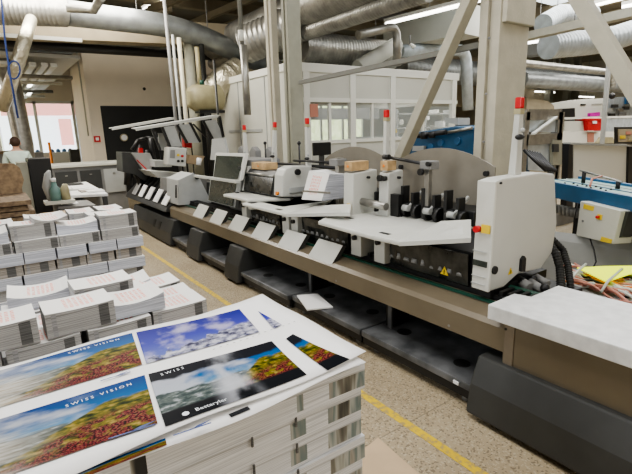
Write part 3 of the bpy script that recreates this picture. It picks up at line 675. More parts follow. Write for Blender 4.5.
def feeder(ys, idx, who, tray_pts, ztray, wing, window, posts, slots, plate=True):
    """one feeder station; everything sits on the beam side"""
    t = thing('feeder_station', 'white feeder station '+who, 'feeder', (2.6, ys, .63))
    # tray top
    th = .035
    pts = [Vector((p.x, p.y, ztray-th)) for p in tray_pts]
    MB().prism(pts, (0, 0, th)).build('feed_tray', 'tray', t, bevel=.012)
    if wing:   # raised side fascia running back from the front corner
        wing = [Vector(p) for p in wing]
        MB().prism(wing, (0, 0, -.03)).build('raised_fascia', 'white', t)
    if False:
        a, c, h0, h1 = wing
        a = Vector((a.x, a.y, ztray)); c = Vector((c.x, c.y, ztray))
        n = Vector((0, -.012, 0))
        MB().hull8([a+Vector((0, 0, -.045)), c+Vector((0, 0, -h0)), c+n+Vector((0, 0, -h0)), a+n+Vector((0, 0, -.045))],
                   [a+Vector((0, 0, .004)), c+Vector((0, 0, h1)), c+n+Vector((0, 0, h1)), a+n+Vector((0, 0, .004))]).build('side_fascia', 'white', t)
    for s in slots:
        s = Vector(s); MB().box(s.x-.02, s.x+.02, s.y-.05, s.y+.05, ztray, ztray+.003).build('grip_slot', 'black', t, bevel=.001)
    # box body below with smoked guard
    y0, y1 = window
    x = 2.47
    MB().box(x+.02, 3.1, y0-.02, y1+.1, .645, ztray-th).build('body', 'black', t)
    MB().prism([(x, y0, .665), (x, y1, .665), (x-.02, y1, ztray-th-.01), (x-.02, y0, ztray-th-.01)], (.012, 0, 0)).build('smoked_window', 'glass_dark', t)
    mm = MB()
    for k in range(9):
        yy = y0+(y1-y0)*(k+.5)/9; mm.box(x+.0, x+.02, yy-.01, yy+.015, .70, .70+.05+.08*random.random())
        mm.tube([(x+.005, yy+.03, .72+.05*random.random()), (x-.006, yy+.03, .72)], .016+.012*random.random(), 8)
    mm.build('gripper_parts', 'midgrey', t)
    for (pa, pb) in posts:
        z0 = .66
        o = MB().box(x-.055, x+.12, pa, pb, z0, ztray-th).build('side_post', 'white', t, bevel=.008)
        screw_knob(t, (x-.055, (pa+pb)/2, ztray-.10), .02)
    if plate:
        ya, yb, xp = ys+.49, ys+1.62, 3.32
        prof = []
        for k in range(15):
            u = k/14; prof.append((xp, ya+(yb-ya)*u, 1.345+.175*math.sin(PI*min(1, max(0, (u*.94+.03))))**.8))
        prof = [(xp, ya, .95)]+prof+[(xp, yb, .95)]
        MB().prism(prof, (.012, 0, 0)).build('back_plate', 'plate', t)
        screw_knob(t, (xp, yb-.1, 1.33), .022); screw_knob(t, (xp, ya+.07, 1.32), .022)
    return t
def feed_mechanism(t, ys, x=3.0):
    """drums, grippers and rollers in front of the back plate"""
    z = .93
    MB().box(x+.02, x+.3, ys+.45, ys+1.2, z, z+.12).build('gripper_frame', 'black', t, bevel=.01)
    m = MB()
    for k, yy in enumerate((.5, .62, .74, .86, .98, 1.1)):
        m.tube([(x-.02, ys+yy, z+.06), (x-.02, ys+yy+.05, z+.06)], .06, 14)
        m.box(x-.03, x+.05, ys+yy+.06, ys+yy+.09, z+.02, z+.22+.05*(k % 2))
    m.build('drum_wheels', 'black', t)
    for yy in (.55, .8, 1.04):
        m = MB(); m.tube([(x-.08, ys+yy, z+.09), (x-.08, ys+yy+.07, z+.09)], .028, 12); m.bar((x-.06, ys+yy+.03, z+.09), (x+.1, ys+yy+.02, z+.22), .02, .02); m.build('suction_arm', 'lightgrey', t)
    MB().tube([(x-.2, ys+1.2, z+.10), (x-.2, ys+1.55, z+.115)], .035, 14).build('roller', 'steel', t)
    MB().tube([(x-.2, ys+1.55, z+.115), (x-.2, ys+1.60, z+.116)], .02, 10).build('roller_tip', 'white', t)
    MB().box(x-.1, x-.05, ys+1.15, ys+1.27, z, z+.2).build('bracket', 'black', t)
    MB().box(x-.02, x+.02, ys+.88, ys+.93, z, 1.40).build('gauge_column', 'steel', t)
    MB().box(x-.05, x+.06, ys+.84, ys+.96, 1.36, 1.43).build('clamp', 'midgrey', t, bevel=.008)
    screw_knob(t, (x-.05, ys+.93, 1.34), .028); screw_knob(t, (x-.05, ys+.85, 1.41), .02)

# station 1
zt1 = .93
T = lambda px, py, z=zt1: gz(px, py, z)
f1 = feeder(1.70, 1, 'nearest the tall control cabinet, with an empty tray', [T(318, 221), T(372, 235.5), T(400, 241.5), T(441, 221), T(450, 214), T(455, 208), T(372, 207), T(338, 210)], zt1,
       [T(399, 242), gx(471, 238, 2.43), gx(471, 219.5, 2.62), gx(441, 221, 2.75)], (1.78, 2.50), [(2.52, 2.64)], [T(349, 218), T(385, 233.5)])
feed_mechanism(f1, 1.70)
MB().tube([gx(387, 157, 2.95), gx(436, 166, 3.02)], .014, 10).build('gauge_rod', 'black', f1)
a = gx(387, 157, 2.95); MB().tube([a+Vector((0, .04, 0)), a+Vector((0, -.03, 0))], .024, 10).build('rod_grip', 'black', f1)
# warning triangle on the smoked guard
def warn(parent, c, u, v, s=.05, body=True):
    c, u, v = Vector(c), Vector(u), Vector(v); n = u.cross(v)
    w = MB(); w.prism([c-u*s*.5, c+u*s*.5, c+v*s*.87], n*.002); o = w.build('warning_triangle', 'yellow', parent)
    k = MB(); b0 = c+n*.0025+v*s*.22; k.prism([b0-u*.0035, b0+u*.0035, b0+u*.0035+v*s*.32, b0-u*.0035+v*s*.32], n*.0015)
    b1 = c+n*.0025+v*s*.1; k.prism([b1-u*.0035, b1+u*.0035, b1+u*.0035+v*s*.07, b1-u*.0035+v*s*.07], n*.0015)
    k.build('exclamation_mark', 'black', o)
warn(f1, (2.462, 1.97, .70), (0, -1, 0), (0, 0, 1), .07)
# station 2
zt2 = .92
T2 = lambda px, py: gz(px, py, zt2)
f2 = feeder(2.88, 2, 'in the middle, carrying a thick pile of red printed sheets', [T2(242, 203), T2(286, 213.5), T2(316, 205), T2(330, 200), T2(335, 196), T2(300, 196), T2(262, 199)], zt2,
       [T2(286, 214), gx(350, 212.5, 2.47), gx(351, 204, 2.62), gx(316, 205.5, 2.75)], (3.02, 3.74), [(2.80, 2.93), (3.76, 3.88), (3.93, 4.06)], [T2(251, 203), T2(279, 209.5)])
MB().tube([gx(318, 162, 3.02)+Vector((0, .5, 0)), gx(340, 163, 3.05)], .014, 10).build('gauge_rod', 'black', f2)
MB().box(2.98, 3.05, 3.80, 3.86, .93, 1.42).build('gauge_column', 'steel', f2)
MB().box(2.93, 3.06, 3.76, 3.90, 1.34, 1.41).build('clamp', 'midgrey', f2, bevel=.008)
MB().box(2.85, 2.95, 3.28, 3.36, .92, 1.17).build('pressing_foot', 'black', f2, bevel=.01)
MB().box(2.95, 3.2, 3.2, 3.5, .92, 1.12).build('gripper_frame', 'black', f2, bevel=.01)
# sheet pile on station 2
a = gz(307, 199, zt2); 
sp = thing('sheet_pile', 'thick pile of red printed sheets leaning on the middle feeder tray', 'paper pile', (2.75, 3.65, zt2))
yN = 3.72; pB = gy(322, 201, yN); pA = gx(302, 199.5, pB.x); nt_ = gy(330, 174, yN); ft_ = gx(309.5, 171, nt_.x); fr_ = gy(347, 175, yN)
hA = [pA, pB, Vector((fr_.x, yN, pB.z)), Vector((fr_.x, pA.y, pA.z))]
hB = [ft_, nt_, fr_, Vector((fr_.x, ft_.y, ft_.z))]
MB().hull8(hA, hB).build('page_block', 'pages_blue', sp)
n_ = Vector((-.006, -.001, .002))
fq = [hA[1]+n_, hA[0]+n_, hB[0]+n_, hB[1]+n_]
MB().quad(fq, [(0, 0), (1, 0), (1, 1), (0, 1)]).build('printed_face', 'cover', sp)
MB().quad([p+Vector((0, 0, .003)) for p in (hB[1], hB[0], hB[3], hB[2])], [(0, 0), (1, 0), (1, .3), (0, .3)]).build('top_edge', 'paper', sp)
MB().bar(gx(303, 191, pB.x-.05), gx(330, 193, pB.x-.05), .012, .02).build('retaining_bar', 'steel', sp)
pb = gz(320, 203, zt2+.006); tag(MB().box(2.55, 2.95, 3.50, 3.58, zt2+.001, zt2+.012).build('wooden_strip', 'wood'), 'thin tan strip lying on the middle feeder tray', 'strip')
pb = gz(395, 213, zt1+.006); tag(MB().prism([T(380, 208.5)+Vector((0, 0, .002)), T(418, 213)+Vector((0, 0, .002)), T(428, 209.5)+Vector((0, 0, .002)), T(392, 206)+Vector((0, 0, .002))], (0, 0, .012)).build('wooden_strip', 'wood'), 'tan board strip lying on the nearest feeder tray', 'strip')
# housings between stations, wood blocks and masts
tw = tower(2.68, 2.99, 3.22, 3.36, .9, 1.325, 'pale grey housing right of the red printed sheet pile, wood block on top', m='white')
woodblock(2.69, 2.90, 3.24, 3.34, 1.332, 'pale wooden block on the housing right of the red printed pile')
tw = tower(2.86, 3.06, 2.95, 3.07, .9, 1.33, 'narrow white housing with dark knob behind the nearest feeder tray', buttons=False)
screw_knob(tw, (2.86, 3.03, 1.27), .028); screw_knob(tw, (2.86, 2.97, 1.27), .022)
woodblock(2.87, 2.98, 2.96, 3.05, 1.337, 'pale wooden block beside the mast on the narrow white housing')
mast(3.03, 3.14, .9, 1.87, 'tall white mast with red lens before the cabin windows')
yy = gx(307, 118, 3.05).y; mast(3.05, yy, .9, gx(307, 118, 3.05).z, 'white mast with red lens beside the grey green column')
yy = gx(274, 122, 3.0).y; mast(2.94, yy, .95, gx(274, 122, 3.0).z, 'leaning white mast with red lens before the slender columns', .07)
yy = gx(244, 125, 3.0).y; mast(3.0, yy, .95, gx(244, 125, 3.0).z, 'white mast with red lens before the white cabin side, farthest of all')
for p, lab in (((299, 143), 'thin black rod with a knob left of the grey green column'), ((265, 143), 'thin black rod with a knob beside the leaning mast')):
    a = gx(*p, 3.15); t = thing('lever_rod', lab, 'lever', (a.x, a.y, .95)); MB().tube([(a.x, a.y, .95), a], .012, 8).build('rod', 'black', t); MB().ball(a, .024).build('knob', 'black', t)

# station 3: small high tray and hooded smoked screen
zt3 = .955
T3 = lambda px, py: gz(px, py, zt3)
f3 = feeder(4.06, 3, 'behind the middle one, with a small tray and clear hood', [T3(223, 194), T3(247, 199.5), T3(290, 198), T3(302, 192), T3(262, 189)], zt3, None,
       (4.18, 4.85), [(4.88, 5.0)], [], plate=False)
MB().box(2.36, 2.46, 4.62, 4.72, zt3-.11, zt3-.035).build('tray_bracket', 'white', f3, bevel=.006)
hd = thing('white_hood', 'white machine hood with clear cover left of the red printed pile', 'machine hood', (2.9, 4.3, .95))
ys_, ye_ = 4.42, 4.61
prof = [gy(*p, ys_) for p in ((282, 197), (283, 176), (286, 169), (293, 166), (312, 166), (314, 197))]
MB().prism(prof, (0, ye_-ys_, 0)).build('cover', 'white', hd, bevel=.015)
screw_knob(hd, gy(297, 172, ys_), .035, (0, -1, 0)); MB().box(prof[0].x+.1, prof[0].x+.5, ys_-.02, ys_, 1.02, 1.08).build('clear_strip', 'lightgrey', hd)
MB().tube([(prof[0].x, ys_+.08, 1.02), (prof[0].x-.03, ys_+.08, 1.02)], .02, 10).build('orange_button', 'orange', hd)
sc4 = thing('smoked_screen', 'dark smoked glass screen in a white frame behind the small tray', 'machine guard', (2.7, 5.0, .95))
w0, w1 = 4.64, 5.42
MB().prism([(2.66, w0, .97), (2.70, w0, 1.18), (2.76, w0, 1.25), (2.93, w0, 1.25), (2.93, w0, .97)], (0, w1-w0, 0)).build('housing', 'darkgrey', sc4, bevel=.01)
MB().prism([(2.645, w0+.04, .985), (2.645, w1-.04, .985), (2.69, w1-.04, 1.175), (2.69, w0+.04, 1.175)], (.01, 0, 0)).build('smoked_window', 'glass_dark', sc4)
MB().tube([(2.69, w0+.02, 1.20), (2.69, w1-.02, 1.20)], .014, 12).build('bright_rod', 'steel', sc4)
MB().prism([(2.63, w1-.03, .97), (2.74, w1-.03, 1.28), (2.82, w1-.03, 1.28), (2.82, w1-.03, .97)], (0, .1, 0)).build('side_frame', 'white', sc4, bevel=.01)
screw_knob(sc4, (2.66, w1+.03, 1.24), .045)
woodblock(2.74, 2.92, 4.95, 5.3, 1.252, 'pale wooden block on top of the smoked screen unit')
tag(MB().tube([(3.1, 3.95, 1.30), (3.1, 5.3, 1.30)], .018, 10).build('long_rod', 'black'), 'long black rod lying above the hood toward the middle feeder', 'rod')
# station 5: twin smoked panels
s5 = thing('twin_panel_guard', 'white framed guard with two dark panels, one above the other', 'machine guard', (2.6, 5.8, .63))
def slab(px, x0, x1): return [gx(p[0], p[1], x) for p, x in zip(px, (x0, x0, x1, x1))]
up_ = slab([(214, 178), (238, 179), (244, 156), (217, 155)], 2.58, 2.72); lo_ = slab([(209, 200), (233, 206), (237, 183), (212, 179)], 2.52, 2.58)
MB().prism([up_[0]+Vector((0, .05, -.02)), up_[1]+Vector((0, -.05, -.02)), up_[2]+Vector((0, -.05, .03)), up_[3]+Vector((0, .05, .03))], (.05, 0, 0)).build('upper_frame', 'white', s5, bevel=.008)
MB().prism([p+Vector((-.012, 0, 0)) for p in up_], (.008, 0, 0)).build('upper_panel', 'screen', s5)
MB().prism([lo_[0]+Vector((0, .05, -.02)), lo_[1]+Vector((0, -.05, -.02)), lo_[2]+Vector((0, -.05, .03)), lo_[3]+Vector((0, .05, .03))], (.05, 0, 0)).build('lower_frame', 'lightgrey', s5, bevel=.008)
MB().prism([p+Vector((-.012, 0, 0)) for p in lo_], (.008, 0, 0)).build('lower_panel', 'screen', s5)
MB().bar(gx(196, 176, 2.5), gx(238, 182, 2.55), .07, .03).build('handrail', 'white', s5)
MB().box(2.78, 3.2, 5.35, 6.15, .63, 1.36).build('body', 'midgrey', s5, bevel=.02)
MB().tube([(2.56, 5.36, .95), (2.52, 5.36, .95)], .02, 10).build('latch', 'black', s5)
# grey raised flap behind
tag(MB().prism([gx(210, 160, 3.1), gx(229, 160, 3.1), gx(224, 138, 3.1), gx(212, 139, 3.1)], (.03, 0, 0)).build('raised_flap', 'lightgrey', bevel=.005), 'light grey raised flap behind the twin dark panels', 'flap')
for i, px in enumerate((240.5, 252.5, 268)):
    a = gx(px, 148, 3.3); b_ = MB(); b_.prism([(3.3, a.y-.1, 1.2), (3.3, a.y+.12, 1.2), (3.3, a.y+.12, 1.42), (3.3, a.y+.02, 1.50), (3.3, a.y-.08, 1.44)], (.1, 0, 0)); tag(b_.build('grey_fin', 'midgrey', bevel=.01), ['grey upright fin left of the farthest mast', 'grey upright fin between the farthest and the leaning mast', 'grey upright fin right of the leaning mast'][i], 'fin')
rh = thing('rear_housing', 'dark grey rear housing behind the hood and smoked screen', 'machine housing', (3.5, 4.9, 0)); MB().box(3.28, 3.7, 3.9, 6.2, 0, 1.2).build('case', 'darkgrey', rh, bevel=.02); MB().box(3.27, 3.285, 4.0, 6.1, .98, 1.02).build('seam', 'lightgrey', rh)
# unit 6: grey guard hood
g6 = thing('guard_hood', 'light grey angular guard hood projecting over the beam', 'machine guard', (2.4, 6.9, .63))
P6 = [gx(160, 177, 2.38), gx(177, 179, 2.38), gx(177, 205, 2.38), gx(159, 200, 2.38)]
MB().prism(P6, (.5, 0, 0)).build('side_box', 'midgrey', g6, bevel=.01)
yA = 6.95
Q6 = [gy(178, 205.5, yA), gy(178, 180, yA), gy(193, 173, yA), gy(199, 176, yA), gy(212, 203, yA)]
MB().prism(Q6, (0, .55, 0)).build('hood', 'lightgrey', g6, bevel=.012)
MB().tube([gy(176, 198, yA-.02), gy(176, 185, yA-.02)], .012, 8).build('handle', 'rubber', g6)
MB().ball(gy(197, 177, yA-.05), .04).build('pivot', 'black', g6)
# dark sloping cover with white cards at the far end
dc = thing('sloping_cover', 'black sloping machine cover lined with white cards at the far end', 'machine cover', (2.3, 8.4, .5))
MB().prism([(2.18, 7.3, .50), (2.22, 7.3, .58), (2.60, 7.3, .92), (3.1, 7.3, .92), (3.1, 7.3, .50)], (0, 2.6, 0)).build('cover', 'darkgrey', dc, bevel=.015)
for k in range(9): y = 7.45+k*.27; MB().bar((2.36, y, .75), (2.58, y, .97), .04, .05, (0, 1, 0)).build('guide_fin', 'black', dc)
for k in range(5):
    y = 7.32+k*.47
    o = MB().prism([(2.215, y, .60), (2.215, y+.24, .60), (2.345, y+.24, .80), (2.345, y, .80)], (-.012, 0, .008)).build('deflector_card', 'paper')
    tag(o, 'white card on the black sloping cover, %s from the grey guard hood' % ['first', 'second', 'third', 'fourth', 'fifth'][k], 'card')
# far feeder units
fu = thing('folding_unit', 'pale grey folding unit with dark mechanics at the far end of the line', 'machine', (2.8, 9, .9))
MB().prism([gy(122, 152, 9.2), gy(150, 153, 9.2), gy(152, 166, 9.2), gy(146, 182, 9.2), gy(136, 175, 9.2), gy(123, 172, 9.2)], (0, .5, 0)).build('side_plate', 'darkgrey', fu, bevel=.01)
MB().prism([gy(132, 153, 9.1), gy(150, 153, 9.1), gy(153, 160, 9.1), gy(150, 176, 9.1), gy(146, 174, 9.1)], (0, .1, 0)).build('arm_plate', 'lightgrey', fu)
MB().prism([gy(150, 171, 8.4), gy(182, 173, 8.4), gy(186, 176, 8.4), gy(158, 178, 8.4)], (0, .8, 0)).build('table', 'white', fu, bevel=.01)
MB().prism([gy(154, 160, 8.8), gy(172, 161, 8.8), gy(172, 167, 8.8), gy(155, 167, 8.8)], (0, .6, 0)).build('bin', 'lightgrey', fu, bevel=.01)
m = MB()
for (a, c, r) in (((138, 140), (132, 150), .035), ((138, 140), (146, 138), .03), ((140, 145), (134, 168), .04), ((150, 138), (154, 160), .05), ((158, 137), (162, 160), .03), ((146, 150), (150, 166), .05), ((165, 137), (171, 161), .03), ((146, 137), (170, 141), .02), ((135, 165), (142, 186), .07), ((130, 160), (128, 185), .08), ((155, 132), (158, 150), .02), ((142, 148), (142, 158), .05)):
    m.tube([gy(*a, 9.3), gy(*c, 9.3)], r, 8)
m.build('black_levers', 'black', fu)
MB().prism([gy(139, 148, 9.15), gy(143, 148, 9.15), gy(143, 153, 9.15), gy(139, 153, 9.15)], (0, .05, 0)).build('red_tag', 'red', fu)
MB().bar(gy(137, 160, 9.05), gy(147, 170, 9.05), .02, .02).build('red_strap', 'red', fu)
m = MB(); m.prism([gy(160, 150, 8.6), gy(168, 151, 8.6), gy(166, 133, 8.6), gy(158, 133, 8.6)], (0, .03, 0)); m.build('glass_blade', 'lightgrey', fu)
cb = thing('control_box', 'white control box with small screen and buttons on the far unit', 'control box', gy(178, 165, 7.9))
MB().prism([gy(168, 165, 7.9), gy(186, 167, 7.9), gy(187, 148, 7.9), gy(169, 147, 7.9)], (0, .28, 0)).build('case', 'white', cb, bevel=.02)
MB().prism([gy(170, 158, 7.89), gy(175, 158.5, 7.89), gy(175, 150, 7.89), gy(170.5, 150, 7.89)], (0, .02, 0)).build('screen', 'midgrey', cb)
for px, py, mm_ in ((178, 155, 'yellow'), (182, 156, 'red'), (178, 161, 'black'), (182, 161, 'black')):
    a = gy(px, py, 7.9); MB().tube([a, a+Vector((0, -.03, 0))], .022, 10).build('button', mm_, cb)
MB().prism([gy(187, 163, 8.2), gy(200, 165, 8.2), gy(205, 156, 8.2), gy(190, 155, 8.2)], (0, .6, 0)).build('brown_carton', 'cardboard'); _c = [o for o in C.objects if o.name.startswith('brown_carton')][-1]; tag(_c, 'brown carton right of the white control box', 'carton')
rb = MB().prism([gy(185, 147, 8.5), gy(192, 148, 8.5), gy(192, 138, 8.5), gy(184.5, 138, 8.5)], (0, .15, 0)).build('red_box', 'red', bevel=.01); tag(rb, 'small red box behind the white control box', 'box')
MB().tube([gy(198.5, 165, 7.9), gy(199.5, 158, 7.9)], .045, 12).build('white_cup', 'paper'); _c = [o for o in C.objects if o.name.startswith('white_cup')][-1]; tag(_c, 'small white cup beside the brown carton', 'cup')
# raised transparent canopies
def canopy(label, a, c, y, drop, panes):
    t = thing('raised_canopy', label, 'canopy', gy(*a, y))
    A_, C_ = gy(*a, y), gy(*c, y)
    MB().bar(A_, C_, .05, .045).build('top_bar', 'white', t)
    MB().prism([A_, C_, C_+Vector((.05, .5, .02)), A_+Vector((.05, .5, .02))], (0, 0, .015)).build('lid', 'lightgrey', t)
    for (p0, p1, w) in panes:
        P, Q = gy(*p0, y), gy(*p1, y); MB().prism([P, P+Vector((w, 0, .02)), Q+Vector((w, 0, 0)), Q], (0, .02, 0)).build('pane', 'lightgrey', t)
        MB().bar(P, Q, .05, .04).build('rib', 'black', t)
    return t
canopy('white edged glass canopy raised at the far end, lower left one', (112, 129), (175, 118), 9.6, 1, [])
canopy('long white edged glass canopy raised over the far unit, in front of the other', (136, 129.5), (219, 116), 8.2, 1, [((152, 129), (160, 150), .0), ((162, 127), (170, 147), .22), ((177, 125), (187, 143), .28), ((190, 123), (200, 142), .0), ((203, 121), (213, 140), .25)])
MB().bar(gy(219, 116, 8.2), gy(223, 137, 8.2), .05, .05).build('end_arm', 'black', [o for o in C.objects if o.name.startswith('raised_canopy')][-1])
MB().bar(gy(193, 124, 8.2), gy(206, 137, 8.2), .025, .025).build('gas_strut', 'black', [o for o in C.objects if o.name.startswith('raised_canopy')][-1])

# ---- tall control cabinet
yF = 1.57
cc = thing('control_cabinet', 'tall white cabinet with red stop button beside the nearest feeder', 'control cabinet', (2.7, 1.65, .62))
prof = [gy(488.5, 292, yF), gy(496, 181, yF), gy(503, 178.5, yF), gy(541, 172.5, yF), gy(555, 174, yF), gy(557, 223, yF), gy(552.5, 252, yF), gy(541, 268.5, yF), gy(518, 274, yF), gy(504, 287, yF)]
MB().prism(prof, (0, .115, 0)).build('case', 'white', cc, bevel=.012)
a, b4, c4, d4 = gx(470, 288, 2.375), gx(488, 292.5, 2.375), gx(496, 181.5, 2.43), gx(478, 181.5, 2.43)
p0, p1 = prof[0], prof[1]
fr = [Vector((p0.x-.004, yF, p0.z)), Vector((p0.x-.004, yF+.135, p0.z)), Vector((p1.x-.03, yF+.135, p1.z-.005)), Vector((p1.x-.03, yF, p1.z-.005))]
fr = [Vector((p0.x-.01, yF-.004, p0.z)), Vector((p0.x-.01, yF+.118, p0.z+.002)), Vector((p0.x+.0, yF+.118, 1.13)), Vector((p1.x-.01, yF+.118, p1.z-.004)), Vector((p1.x-.01, yF-.004, p1.z-.004)), Vector((p0.x+.0, yF-.004, 1.13))]
MB().prism(fr, (.02, 0, 0)).build('control_face', 'tray', cc, bevel=.005)
def onface(z, dy): 
    t_ = (z-p0.z)/(p1.z-p0.z); return Vector((min(p0.x-.0+ (0 if z < 1.13 else (p1.x-p0.x)*(z-1.13)/(p1.z-1.13)), p1.x)-.012, yF+dy, z))
a = onface(1.09, .085); MB().tube([a, a+Vector((-.03, 0, 0))], .021, 16).build('red_stop_button', 'red', cc)
a = onface(1.095, .035); MB().box(a.x-.006, a.x+.004, a.y-.028, a.y+.028, a.z-.026, a.z+.026).build('yellow_label', 'yellow', cc)
a = onface(.875, .065); MB().box(a.x-.006, a.x+.004, a.y-.05, a.y+.045, a.z-.018, a.z+.018).build('display', 'screen', cc)
for z in (.95, .79, .74): a = onface(z, .07); MB().box(a.x-.003, a.x+.004, a.y-.05, a.y+.05, a.z-.002, a.z+.002).build('seam', 'lightgrey', cc)
a = gy(494, 270, yF); MB().tube([a+Vector((-.0, .01, 0)), a+Vector((0, -.012, 0))], .026, 16).build('round_port', 'black', cc)
a = gy(500, 183, yF); MB().tube([a, a+Vector((0, -.012, 0))], .007, 8).build('rivet', 'black', cc)
a = gy(524, 268, yF-.02); MB().prism([a+Vector((-.025, 0, -.02)), a+Vector((.02, 0, -.03)), a+Vector((.02, 0, .06)), a+Vector((0, 0, .08)), a+Vector((-.025, 0, .06))], (0, .02, 0)).build('hook_bracket', 'black', cc)
warn(cc, gy(510, 274, yF-.001)+Vector((0, -.002, 0)), (1, 0, 0), (0, 0, 1), .05)
b = MB(); b.box(2.44, 3.1, yF+.02, yF+.11, .64, .70); b.build('base', 'black', cc)
mb_ = mast(2.70, 1.64, gy(518, 174, 1.66).z-.02, 1.865, 'tallest looking white mast with red lens standing on the control cabinet')

# ---- mechanics and hoses behind the delivery table
dm = thing('drive_unit', 'dark greasy drive unit between the control cabinet and delivery table', 'drive unit', (2.75, 1.45, .45))
MB().box(2.45, 3.2, 1.38, 1.85, .40, .60).build('bed', 'black', dm, bevel=.01)
MB().tube([gz(505, 300, .66), gz(560, 292, .66)], .012, 8).build('green_bar', 'green', dm)
MB().bar(gz(509, 287, .68), gz(541, 296, .66), .05, .02).build('green_rail', 'green', dm)
for (a, c, r) in (((518, 280), (530, 288), .035), ((530, 282), (543, 290), .028), ((536, 277), (548, 284), .025)):
    MB().tube([gz(*a, .68), gz(*c, .66)], r, 12).build('shaft', 'midgrey', dm)
for a in ((522, 282), (533, 279), (545, 288)): MB().ball(gz(*a, .68), .03).build('coupling', 'black', dm)
def hose(pts, r, label, m='rubber'):
    o = MB().tube(pts, r, 12, .004, .02).build('corrugated_hose', m); return tag(o, label, 'hose')
hose([gy(549, 243, 1.62), gy(556, 254, 1.55), gy(560, 268, 1.50), gy(561, 284, 1.45), gy(560, 300, 1.4)], .026, 'thick dark corrugated hose, left of the pair behind the delivery table')
hose([gy(553, 240, 1.64), gy(563, 250, 1.60), gy(568, 266, 1.52), gy(570, 282, 1.45), gy(572, 300, 1.4)], .022, 'dark corrugated hose, right of the pair behind the delivery table')

# ---- delivery table
dt = thing('delivery_table', 'long white topped delivery table on a charcoal base, nearest at right', 'table', (2.45, .4, 0))
zT = .715; th = .085
A = gz(488, 304.5, zT); B = gz(514.4, 293.2, zT); Cq = gz(531, 296.5, zT); Dq = gz(556.6, 286, zT)
tp = [(A.x, A.y), (B.x, B.y), (Cq.x, Cq.y), (Dq.x+.02, Dq.y), (Dq.x+.05, -1.2), (A.x+.02, -1.2)]
MB().prism([(x, y, zT-th) for x, y in tp], (0, 0, th)).build('table_top', 'tabletop', dt, bevel=.006)
MB().box(2.235, 2.72, -1.2, A.y-.075, .30, zT-th).build('skirt_panel', 'beam', dt, bevel=.004)
MB().box(2.228, 2.236, A.y-.14, A.y-.085, .35, zT-th-.005).build('skirt_edge', 'beamtop', dt)
a = gx(506, 329, 2.23); MB().tube([(2.236, a.y, a.z), (2.226, a.y, a.z)], .008, 10).build('screw', 'black', dt)
prof = [(2.10, .035), (2.13, .215), (2.20, .372), (2.78, .372), (2.78, .035)]
MB().prism([(x, -1.2, z) for x, z in prof], (0, 2.69, 0)).build('base_cover', 'darkgrey', dt, bevel=.014)
for y in (1.3, .2): MB().tube([(2.17, y, 0), (2.17, y, .04)], .03, 10).build('foot', 'black', dt)
# ================================================================== PALLETS OF PRINTED BUNDLES
def pallet(x0, x1, y0, y1, label, h=.13):
    t = thing('wooden_pallet', label, 'pallet', ((x0+x1)/2, (y0+y1)/2, 0))
    for k in range(3):
        x = x0+.06+(x1-x0-.12)*k/2; MB().box(x-.05, x+.05, y0, y1, 0, .09).build('bearer', 'pallet', t)
    n = 6
    for k in range(n):
        w = (y1-y0)/n; MB().box(x0, x1, y0+k*w+.01, y0+(k+1)*w-.01, .09, h).build('deck_board', 'pallet', t)
    return t
def bundle_proto(L, W, H, curl, pages, strap_side, name='booklet_bundle', sag=0.):
    """L along x, W along y; strap on the -y and +x faces; grid top so it can curl"""
    t = thing(name, 'x', 'booklets', (0, 0, 0))
    nx, ny = 8, 4
    def top(u, v):   # 0..1
        return H+curl*(abs(2*u-1)**2.2)-sag*math.sin(PI*u)+curl*.5*(v*v)
    bm = MB()
    g = {}
    for i in range(nx+1):
        for j in range(ny+1):
            u, v = i/nx, j/ny; g[i, j] = Vector((-L/2+L*u, -W/2+W*v, top(u, v)))
    def F(pts): bm.quad(pts)
    for i in range(nx):
        for j in (0, ny):
            a, b = g[i, j], g[i+1, j]; F([(a.x, a.y, 0), (b.x, b.y, 0), b, a])
    for j in range(ny):
        for i in (0, nx):
            a, b = g[i, j], g[i, j+1]; F([(a.x, a.y, 0), (b.x, b.y, 0), b, a])
    bm.quad([(-L/2, -W/2, 0), (-L/2, W/2, 0), (L/2, W/2, 0), (L/2, -W/2, 0)])
    bm.build('page_block', pages, t)
    bm = MB()
    for i in range(nx):
        for j in range(ny):
            ps = [g[i, j], g[i+1, j], g[i+1, j+1], g[i, j+1]]
            bm.quad([p+Vector((0, 0, .001)) for p in ps], [((i+a)/nx, (j+c)/ny) for a, c in ((0, 0), (1, 0), (1, 1), (0, 1))])
    o = bm.build('cover_sheet', 'cover', t)
    for p in o.data.polygons: p.use_smooth = True
    if strap_side:
        bm = MB(); u0, u1 = strap_side; e = .0015
        x0, x1 = -L/2+L*u0, -L/2+L*u1
        bm.quad([(x0, -W/2-e, .006), (x1, -W/2-e, .006), (x1, -W/2-e, top(u1, 0)-.006), (x0, -W/2-e, top(u0, 0)-.006)])
        bm.build('dark_band', 'strap', t)
        bm = MB(); x0 = -L/2+L*.08; x1 = x0+.02
        bm.quad([(x0, -W/2-e, .006), (x1, -W/2-e, .006), (x1, -W/2-e, top(.1, 0)-.006), (x0, -W/2-e, top(.1, 0)-.006)])
        bm.build('faint_band', 'faint', t)
    return t
H = .09
protos = [bundle_proto(.30, .212, H-.002, 0, 'pages', (.80, .96)), bundle_proto(.30, .212, H-.002, 0, 'pages_blue', None),
          bundle_proto(.212, .30, H-.002, 0, 'pages_warm', (.50, .78)), bundle_proto(.212, .30, H-.002, 0, 'pages_blue', None),
          bundle_proto(.30, .212, .085, .012, 'pages', (.80, .93)), bundle_proto(.30, .212, .065, .026, 'pages_blue', None),
          bundle_proto(.212, .30, .07, .018, 'pages_blue', None), bundle_proto(.30, .212, .115, .006, 'pages', (.76, .91)), bundle_proto(.212, .30, .09, .006, 'pages', (.75, .92))]
used = set()
